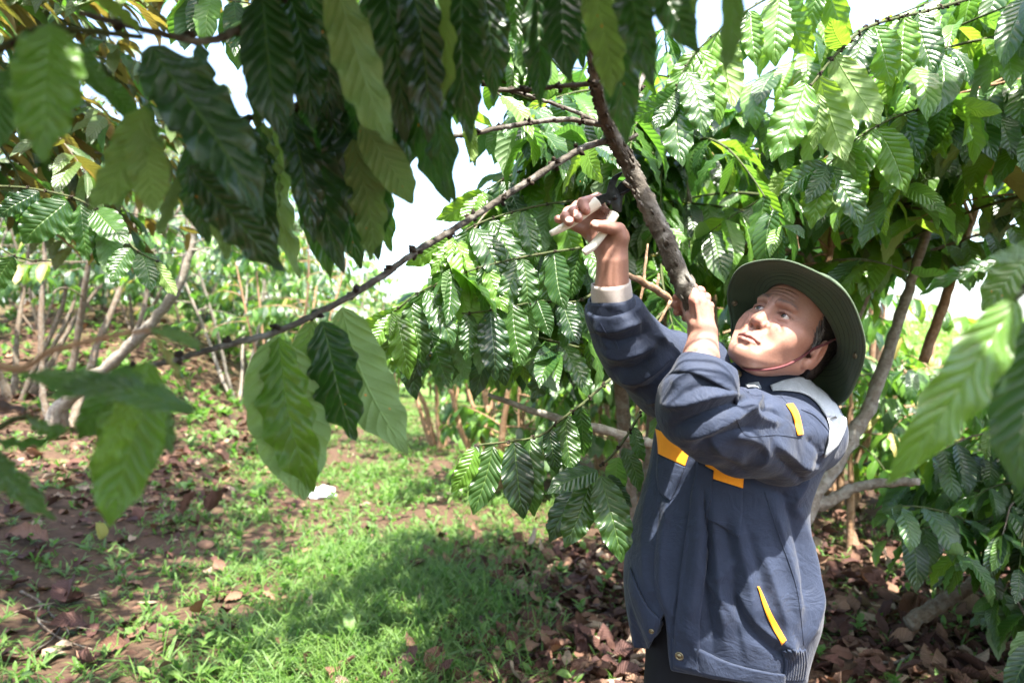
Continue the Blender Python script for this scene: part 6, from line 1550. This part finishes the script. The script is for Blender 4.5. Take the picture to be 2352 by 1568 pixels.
L_F = [
    ([(1512, 930), (1570, 930), (1640, 912), (1715, 905)], 10, 0.012),      # roll of the cuff
    ([(1540, 985), (1600, 960), (1680, 930), (1730, 915)], 9, -0.012),
    ([(1560, 1005), (1620, 985), (1690, 950), (1730, 935)], 11, 0.013),
    ([(1590, 1030), (1650, 1005), (1700, 985), (1740, 985)], 9, -0.009),
    ([(1630, 1010), (1670, 1050), (1720, 1060)], 12, 0.008),
    ([(1700, 930), (1740, 960), (1790, 975)], 9, 0.009),
    ([(1735, 935), (1790, 950), (1850, 985)], 8, -0.007),
    ([(1680, 1000), (1730, 1010), (1760, 1040), (1740, 1080)], 10, 0.007),
    ([(1650, 1040), (1720, 1090), (1800, 1115)], 12, -0.006),
    ([(1770, 1010), (1830, 1060), (1870, 1080)], 12, 0.010),
    ([(1780, 1040), (1830, 1090), (1850, 1120)], 9, -0.008),
    ([(1830, 930), (1880, 970), (1900, 1020)], 10, 0.007),
    ([(1850, 1000), (1885, 1040), (1880, 1080)], 10, -0.008),
    ([(1556, 1015), (1600, 1050), (1660, 1080), (1720, 1100)], 10, 0.007),
    ([(1545, 890), (1570, 870), (1600, 862)], 8, 0.005),
    ([(1570, 905), (1610, 885), (1660, 880)], 8, -0.005),
    ([(1720, 880), (1742, 905), (1735, 930)], 7, 0.009),
    ([(1755, 905), (1765, 930), (1752, 950)], 6, -0.008),
]
R_F = [
    ([(1360, 745), (1400, 760), (1450, 745), (1480, 735)], 8, 0.009),
    ([(1365, 765), (1405, 785), (1460, 775), (1500, 760)], 8, -0.009),
    ([(1378, 800), (1420, 820), (1475, 805), (1510, 785)], 11, 0.010),
    ([(1400, 845), (1450, 850), (1510, 815)], 9, -0.008),
    ([(1415, 870), (1470, 870), (1540, 820)], 11, 0.010),
    ([(1450, 900), (1500, 885), (1560, 830)], 9, -0.009),
    ([(1480, 925), (1530, 900), (1575, 850)], 11, 0.010),
    ([(1500, 770), (1540, 790), (1565, 830)], 8, 0.008),
    ([(1520, 775), (1555, 800), (1580, 830)], 6, -0.006),
    ([(1455, 700), (1480, 750), (1500, 790)], 9, -0.006),
    ([(1375, 735), (1378, 770), (1400, 800)], 6, 0.006),
]
tv = sculpt(tv, tq, T_F, 1, 0.0014); lv = sculpt(lv, lq, L_F, 2, 0.0022); rv = sculpt(rv, rq, R_F, 3, 0.0022)
jacket = link('jacket', mesh_np('jacket', tv, tq, [M_NAVY]), person)
sleeve_l = link('sleeve', mesh_np('sleeve', lv, lq, [M_NAVY]), jacket)
sleeve_r = link('sleeve', mesh_np('sleeve', rv, rq, [M_NAVY]), jacket)
BV_T = BVHTree.FromPolygons([tuple(v) for v in tv], tq.tolist())
BV_L = BVHTree.FromPolygons([tuple(v) for v in lv], lq.tolist())
BV_R = BVHTree.FromPolygons([tuple(v) for v in rv], rq.tolist())
_cv = np.vstack([tv, lv, rv]); _cq = np.vstack([tq, lq + len(tv), rq + len(tv) + len(lv)])
BV_ALL = BVHTree.FromPolygons([tuple(v) for v in _cv], _cq.tolist())

def hitpx(bvh, px, py):
    o = Vector((0, 0, CAMH)); d = (P(px, py, 1.0) - o).normalized()
    h = bvh.ray_cast(o, d)
    return (np.array(h[0]), np.array(h[1])) if h[0] is not None else None
def patch(name, bvh, left, right, mat, lift=0.0025, nu=10, nv=24, thick=0.002, parent=None):
    """cloth piece lying on the garment between two edge lines (px)"""
    L = catmull(left, nv); Rr = catmull(right, nv); V = []; last = None; NN = []
    for i in range(nv):
        for j in range(nu):
            f = j / (nu - 1); p = L[i] * (1 - f) + Rr[i] * f
            h = hitpx(bvh, p[0], p[1])
            if h is None:
                h = last if last is not None else (np.array(P(p[0], p[1], 1.4)), np.array((0, -1, 0)))
            last = h; V.append(h[0]); NN.append(h[1])
    V = np.array(V).reshape(nv, nu, 3); NN = np.array(NN).reshape(nv, nu, 3)
    # drop jumps in depth
    for _ in range(2):
        K = V.copy(); K[1:-1] = (V[:-2] + 2 * V[1:-1] + V[2:]) / 4; K2 = K.copy(); K2[:, 1:-1] = (K[:, :-2] + 2 * K[:, 1:-1] + K[:, 2:]) / 4
        V = V * 0.6 + K2 * 0.4
    V = V + NN * lift
    F = []
    for i in range(nv - 1):
        for j in range(nu - 1): F.append([i * nu + j, (i + 1) * nu + j, (i + 1) * nu + j + 1, i * nu + j + 1])
    o = link(name, mesh_np(name, V.reshape(-1, 3), F, [mat]), parent if parent is not None else jacket)
    md = o.modifiers.new('thick', 'SOLIDIFY'); md.thickness = thick; md.offset = 0
    return o
def seam(bvh, line, r=0.0009, lift=0.0004, name='seam', mat=None, n=40):
    c = catmull(line, n); q = [hitpx(bvh, x, y) for x, y in c]; q = [a[0] + a[1] * lift for a in q if a is not None]
    if len(q) < 3: return
    b = MB(); b.add(tube(np.array(q), r, 5)); b.build(name, mat or M_NAVY, jacket)

# orange chest bands under the pocket flaps
patch('orange_band', BV_T, [(1508, 985), (1512, 1010), (1514, 1042)], [(1584, 1022), (1582, 1045), (1574, 1070)], M_ORANGE)
patch('orange_band', BV_T, [(1622, 1045), (1621, 1070), (1620, 1093)], [(1708, 1082), (1707, 1100), (1706, 1120)], M_ORANGE)
patch('orange_trim', BV_T, [(1738, 1345), (1752, 1392), (1772, 1440), (1795, 1478)], [(1741, 1346), (1763, 1392), (1785, 1432), (1805, 1468)], M_ORANGE, nu=5)
patch('orange_trim', BV_L, [(1804, 930), (1816, 950), (1824, 975), (1829, 1000)], [(1820, 929), (1831, 948), (1838, 972), (1842, 998)], M_ORANGE, nu=5)
# pockets
patch('pocket', BV_T, [(1622, 1095), (1622, 1150), (1625, 1190)], [(1706, 1122), (1704, 1180), (1697, 1232)], M_NAVY, 0.003, nu=14)
patch('pocket', BV_T, [(1512, 1045), (1510, 1090), (1516, 1130)], [(1574, 1072), (1560, 1110), (1540, 1150)], M_NAVY, 0.003, nu=12)
patch('pocket_flap', BV_T, [(1500, 945), (1500, 962), (1498, 975)], [(1590, 985), (1590, 1005), (1588, 1030)], M_NAVY, 0.006, nu=12, thick=0.003)
# placket with its stitched edge
patch('placket', BV_T, [(1603, 1060), (1592, 1130), (1575, 1240), (1560, 1340), (1551, 1440), (1549, 1530)], [(1640, 1080), (1632, 1160), (1622, 1260), (1612, 1360), (1606, 1450), (1606, 1545)], M_NAVY, 0.0045, nu=10, nv=40, thick=0.003)
# hem bands
patch('hem_band', BV_T, [(1546, 1462), (1600, 1485), (1680, 1520), (1760, 1540), (1800, 1545)], [(1548, 1528), (1600, 1545), (1680, 1558), (1760, 1570), (1800, 1570)], M_NAVY, 0.004, nu=8, nv=40, thick=0.003)
patch('hem_band', BV_T, [(1450, 1300), (1466, 1345), (1492, 1395), (1526, 1425)], [(1446, 1345), (1456, 1385), (1472, 1430), (1492, 1474)], M_NAVY, 0.004, nu=8, nv=24, thick=0.003)
# gathered elastic at her left hip
for k in range(9):
    x = 1802 + k * 5.5
    seam(BV_T, [(x, 1490 + 3 * (k % 2)), (x + 3, 1520), (x - 2, 1560)], 0.0042, 0.001, 'elastic_gather')
# yoke and shoulder: pale cloth
_c2v = np.vstack([tv, lv]); BV_TL = BVHTree.FromPolygons([tuple(v) for v in _c2v], np.vstack([tq, lq + len(tv)]).tolist())
patch('shoulder_yoke', BV_TL, [(1768, 886), (1800, 874), (1838, 868), (1870, 874), (1900, 892), (1925, 925), (1940, 965), (1936, 990), (1920, 1022)], [(1774, 899), (1803, 899), (1838, 904), (1862, 916), (1881, 935), (1895, 960), (1902, 982), (1900, 1006), (1890, 1048)], M_SILVER, 0.004, nu=10, nv=50)
patch('shoulder_yoke', BV_TL, [(1712, 884), (1726, 880), (1742, 878)], [(1716, 893), (1730, 892), (1748, 893)], M_SILVER, 0.004, nu=8, nv=8)
# seams
seam(BV_L, [(1690, 960), (1715, 1000), (1780, 998), (1842, 1005)])
seam(BV_L, [(1790, 905), (1812, 932), (1826, 970), (1832, 1000)])
seam(BV_L, [(1840, 940), (1872, 955), (1902, 990), (1905, 1020)], 0.0013)
seam(BV_T, [(1756, 1130), (1790, 1230), (1830, 1350), (1846, 1480)])
seam(BV_T, [(1505, 1120), (1530, 1150), (1550, 1140)])
seam(BV_R, [(1378, 742), (1392, 765), (1412, 782), (1420, 800)], 0.0016)
# turned-back cuff of her right sleeve
def cuff(name, c, ax, r0, r1, L, mat, thick=0.003, n=48, squash=1.0, wave=0.0, seed=0):
    c = np.array(c); ax = np.array(ax) / np.linalg.norm(ax); ref = np.array((0, 1.0, 0)); a = np.cross(ax, ref); a /= np.linalg.norm(a); b = np.cross(ax, a)
    V = []; m = 9; rng = np.random.default_rng(seed); ph = rng.uniform(0, 6, 4)
    for i in range(m):
        f = i / (m - 1)
        for j in range(n):
            th = j * 2 * math.pi / n; r = (r0 + (r1 - r0) * f) * (1 + wave * (math.sin(2 * th + ph[0]) + 0.6 * math.sin(3 * th + ph[1] + 3 * f) + 0.4 * math.sin(5 * th + ph[2] + 5 * f)))
            r += 0.0015 * math.sin(f * math.pi)
            V.append(c + ax * (L * f + wave * 0.05 * math.sin(2 * th + ph[3])) + r * (a * math.cos(th) + b * math.sin(th) * squash))
    F = [[i * n + j, i * n + (j + 1) % n, (i + 1) * n + (j + 1) % n, (i + 1) * n + j] for i in range(m - 1) for j in range(n)]
    o = link(name, mesh_np(name, V, F, [mat]), jacket)
    md = o.modifiers.new('thick', 'SOLIDIFY'); md.thickness = thick; md.offset = 0
    return o
cuff('cuff', np.array(P(1412, 748, 1.302)), np.array(P(1404, 668, 1.277)) - np.array(P(1416, 750, 1.302)), 0.0480, 0.0405, 0.058, M_NAVY, 0.004, wave=0.05, seed=1)
ucuff = cuff('undershirt_cuff', np.array(P(1409, 715, 1.288)), np.array(P(1404, 645, 1.272)) - np.array(P(1411, 715, 1.290)), 0.0355, 0.0345, 0.056, M_CUFF, 0.003, wave=0.02, seed=2)
cuff('cuff', np.array(P(1604, 905, 1.152)), ax, 0.066, 0.049, 0.052, M_NAVY, 0.004, wave=0.06, seed=5)
cuff('undershirt_cuff', np.array(P(1606, 868, 1.160)), ax, 0.038, 0.0360, 0.030, M_CUFF, 0.003, wave=0.03, seed=6)
# collar: a standing band that folds over
nb = np.array(P(1745, 886, 1.455)); cax = HC - nb; cax = np.array((0.25, 0.05, 0.95)); cax /= np.linalg.norm(cax)
def collar():
    V = []; n = 56; m = 9
    a = np.cross(cax, np.array((0, 1.0, 0))); a /= np.linalg.norm(a); b = np.cross(cax, a)
    for i in range(m):
        f = i / (m - 1)
        for j in range(n + 1):
            th = R(-78 + (R(0)) ) + (j / n) * R(336) + R(12)
            x = math.cos(th); y = math.sin(th)
            r = 0.088 - 0.010 * f + 0.004 * math.sin(f * math.pi)
            V.append(nb + a * (r * 0.98 * x) + b * (r * 0.94 * y) + cax * (-0.03 + 0.058 * f + 0.004 * math.sin(3 * th)))
    F = [[i * (n + 1) + j, i * (n + 1) + j + 1, (i + 1) * (n + 1) + j + 1, (i + 1) * (n + 1) + j] for i in range(m - 1) for j in range(n)]
    o = link('collar', mesh_np('collar', V, F, [M_NAVY]), jacket)
    md = o.modifiers.new('thick', 'SOLIDIFY'); md.thickness = 0.004; md.offset = 0
collar()
BVc = BV_ALL
for px, py in ((1697, 863),): stud(BV_ALL, px, py, 0.0085, 'button', M_STUD, jacket, 0.012)
stud(BV_T, 1562, 1502, 0.0085, 'button', M_STUD, jacket, 0.006)
stud(BV_T, 1498, 1445, 0.0052, 'button', M_STUD, jacket, 0.006)

# ---------------------------------------------------------------- trousers and boots
s = SDF((0.18, 1.20, 0.05), (0.72, 1.72, 0.92), 0.010)
s.ell((0.435, 1.485, 0.80), (0.118, 0.095, 0.14), 0)
for q in (-1, 1):
    s.chain([np.array((0.43 + q * 0.062, 1.485 + q * 0.02, 0.80)), np.array((0.42 + q * 0.085, 1.46 + q * 0.03, 0.46)), np.array((0.42 + q * 0.092, 1.48 + q * 0.03, 0.09))], [0.074, 0.072, 0.068], 0.03)
s.half((0, 0, 0.10), (0, 0, -1), 'and')
v, q_ = s.mesh()
link('trousers', mesh_np('trousers', relax(v, q_, 2), q_, [M_TROUSER]), person)
for q in (-1, 1):
    s = SDF((0.42 + q * 0.092 - 0.09, 1.20, -0.02), (0.42 + q * 0.092 + 0.09, 1.62, 0.24), 0.005)
    x = 0.42 + q * 0.092; y = 1.48 + q * 0.03
    s.chain([np.array((x, y, 0.20)), np.array((x, y, 0.06))], [0.055, 0.050], 0.02)
    s.chain([np.array((x, y + 0.02, 0.045)), np.array((x - 0.03, y - 0.17, 0.040))], [0.045, 0.043], 0.03)
    s.half((0, 0, 0.003), (0, 0, -1), 'and')
    v, q_ = s.mesh(); link('boot', mesh_np('boot', v, q_, [M_SHOE]), person)

# ---------------------------------------------------------------- pruning shears
M_CREAM = plain('cream grip', (0.74, 0.71, 0.60), 0.4, 60, 0.12, 0.1)
M_STEEL = plain('dark steel', (0.035, 0.036, 0.038), 0.35, 120, 0.4, 0.2, 0.5, 0.7)
M_RUST = plain('rusty spring steel', (0.16, 0.07, 0.045), 0.5, 200, 0.4, 0.2, 0.5, 0.5)
shears = empty('pruning_shears', P(1410, 455, 1.25))
tag(shears, 'pruning shears with cream handles and dark blades held in the raised hand', 'shears')
def grip(ptsl, rads, name='handle'):
    c = catmull([tuple(P(*p)) for p in ptsl], 30); r = catmull([(x,) for x in rads], 30)[:, 0]
    b = MB(); b.add(tube(c, r, 12)); return b.build(name, M_CREAM, shears)
grip([(1264, 537, 1.243), (1290, 524, 1.243), (1325, 503, 1.246), (1350, 482, 1.249), (1372, 465, 1.252)], [0.0052, 0.0072, 0.0082, 0.0098, 0.0120])
grip([(1341, 581, 1.232), (1360, 566, 1.232), (1382, 540, 1.238), (1398, 515, 1.244), (1410, 492, 1.250)], [0.0066, 0.0076, 0.0078, 0.0084, 0.0104])
def plate(outline, d, thick, name):
    n = len(outline); V = [tuple(P(x, y, d - thick / 2)) for x, y in outline] + [tuple(P(x, y, d + thick / 2)) for x, y in outline]
    F = [list(range(n))[::-1], list(range(n, 2 * n))] + [[i, (i + 1) % n, n + (i + 1) % n, n + i] for i in range(n)]
    o = link(name, mesh_np(name, V, F, [M_STEEL], smooth=False), shears)
    md = o.modifiers.new('b', 'BEVEL'); md.width = 0.0008; md.segments = 2
    return o
plate([(1368, 452), (1392, 444), (1398, 420), (1408, 405), (1428, 394), (1430, 398), (1419, 412), (1413, 428), (1420, 438), (1428, 452), (1424, 470), (1426, 488), (1408, 486), (1404, 470), (1390, 465), (1376, 472)], 1.251, 0.005, 'blade')
plate([(1408, 470), (1404, 452), (1412, 436), (1424, 420), (1440, 408), (1450, 412), (1452, 426), (1446, 440), (1436, 446), (1430, 456), (1428, 486), (1412, 488)], 1.2565, 0.005, 'hook_blade')
plate([(1424, 444), (1446, 434), (1447, 438), (1426, 449)], 1.247, 0.003, 'catch')
for x, y in ((1413, 454), (1398, 466)):
    c = np.array([P(x, y, 1.2445), P(x, y, 1.262)]); b = MB(); b.add(tube(c, 0.0048, 14)); b.build('pivot_bolt', M_STEEL, shears)
a = np.array(P(1378, 482, 1.250)); b_ = np.array(P(1404, 492, 1.250)); t = np.linspace(0, 1, 110); d = (b_ - a) / np.linalg.norm(b_ - a); u = np.cross(d, (0, 1, 0)); u /= np.linalg.norm(u); w = np.cross(d, u)
c = a + (b_ - a) * t[:, None] + 0.0072 * (np.cos(t * 44)[:, None] * u + np.sin(t * 44)[:, None] * w)
b = MB(); b.add(tube(c, 0.0009, 5)); b.build('spring', M_RUST, shears)
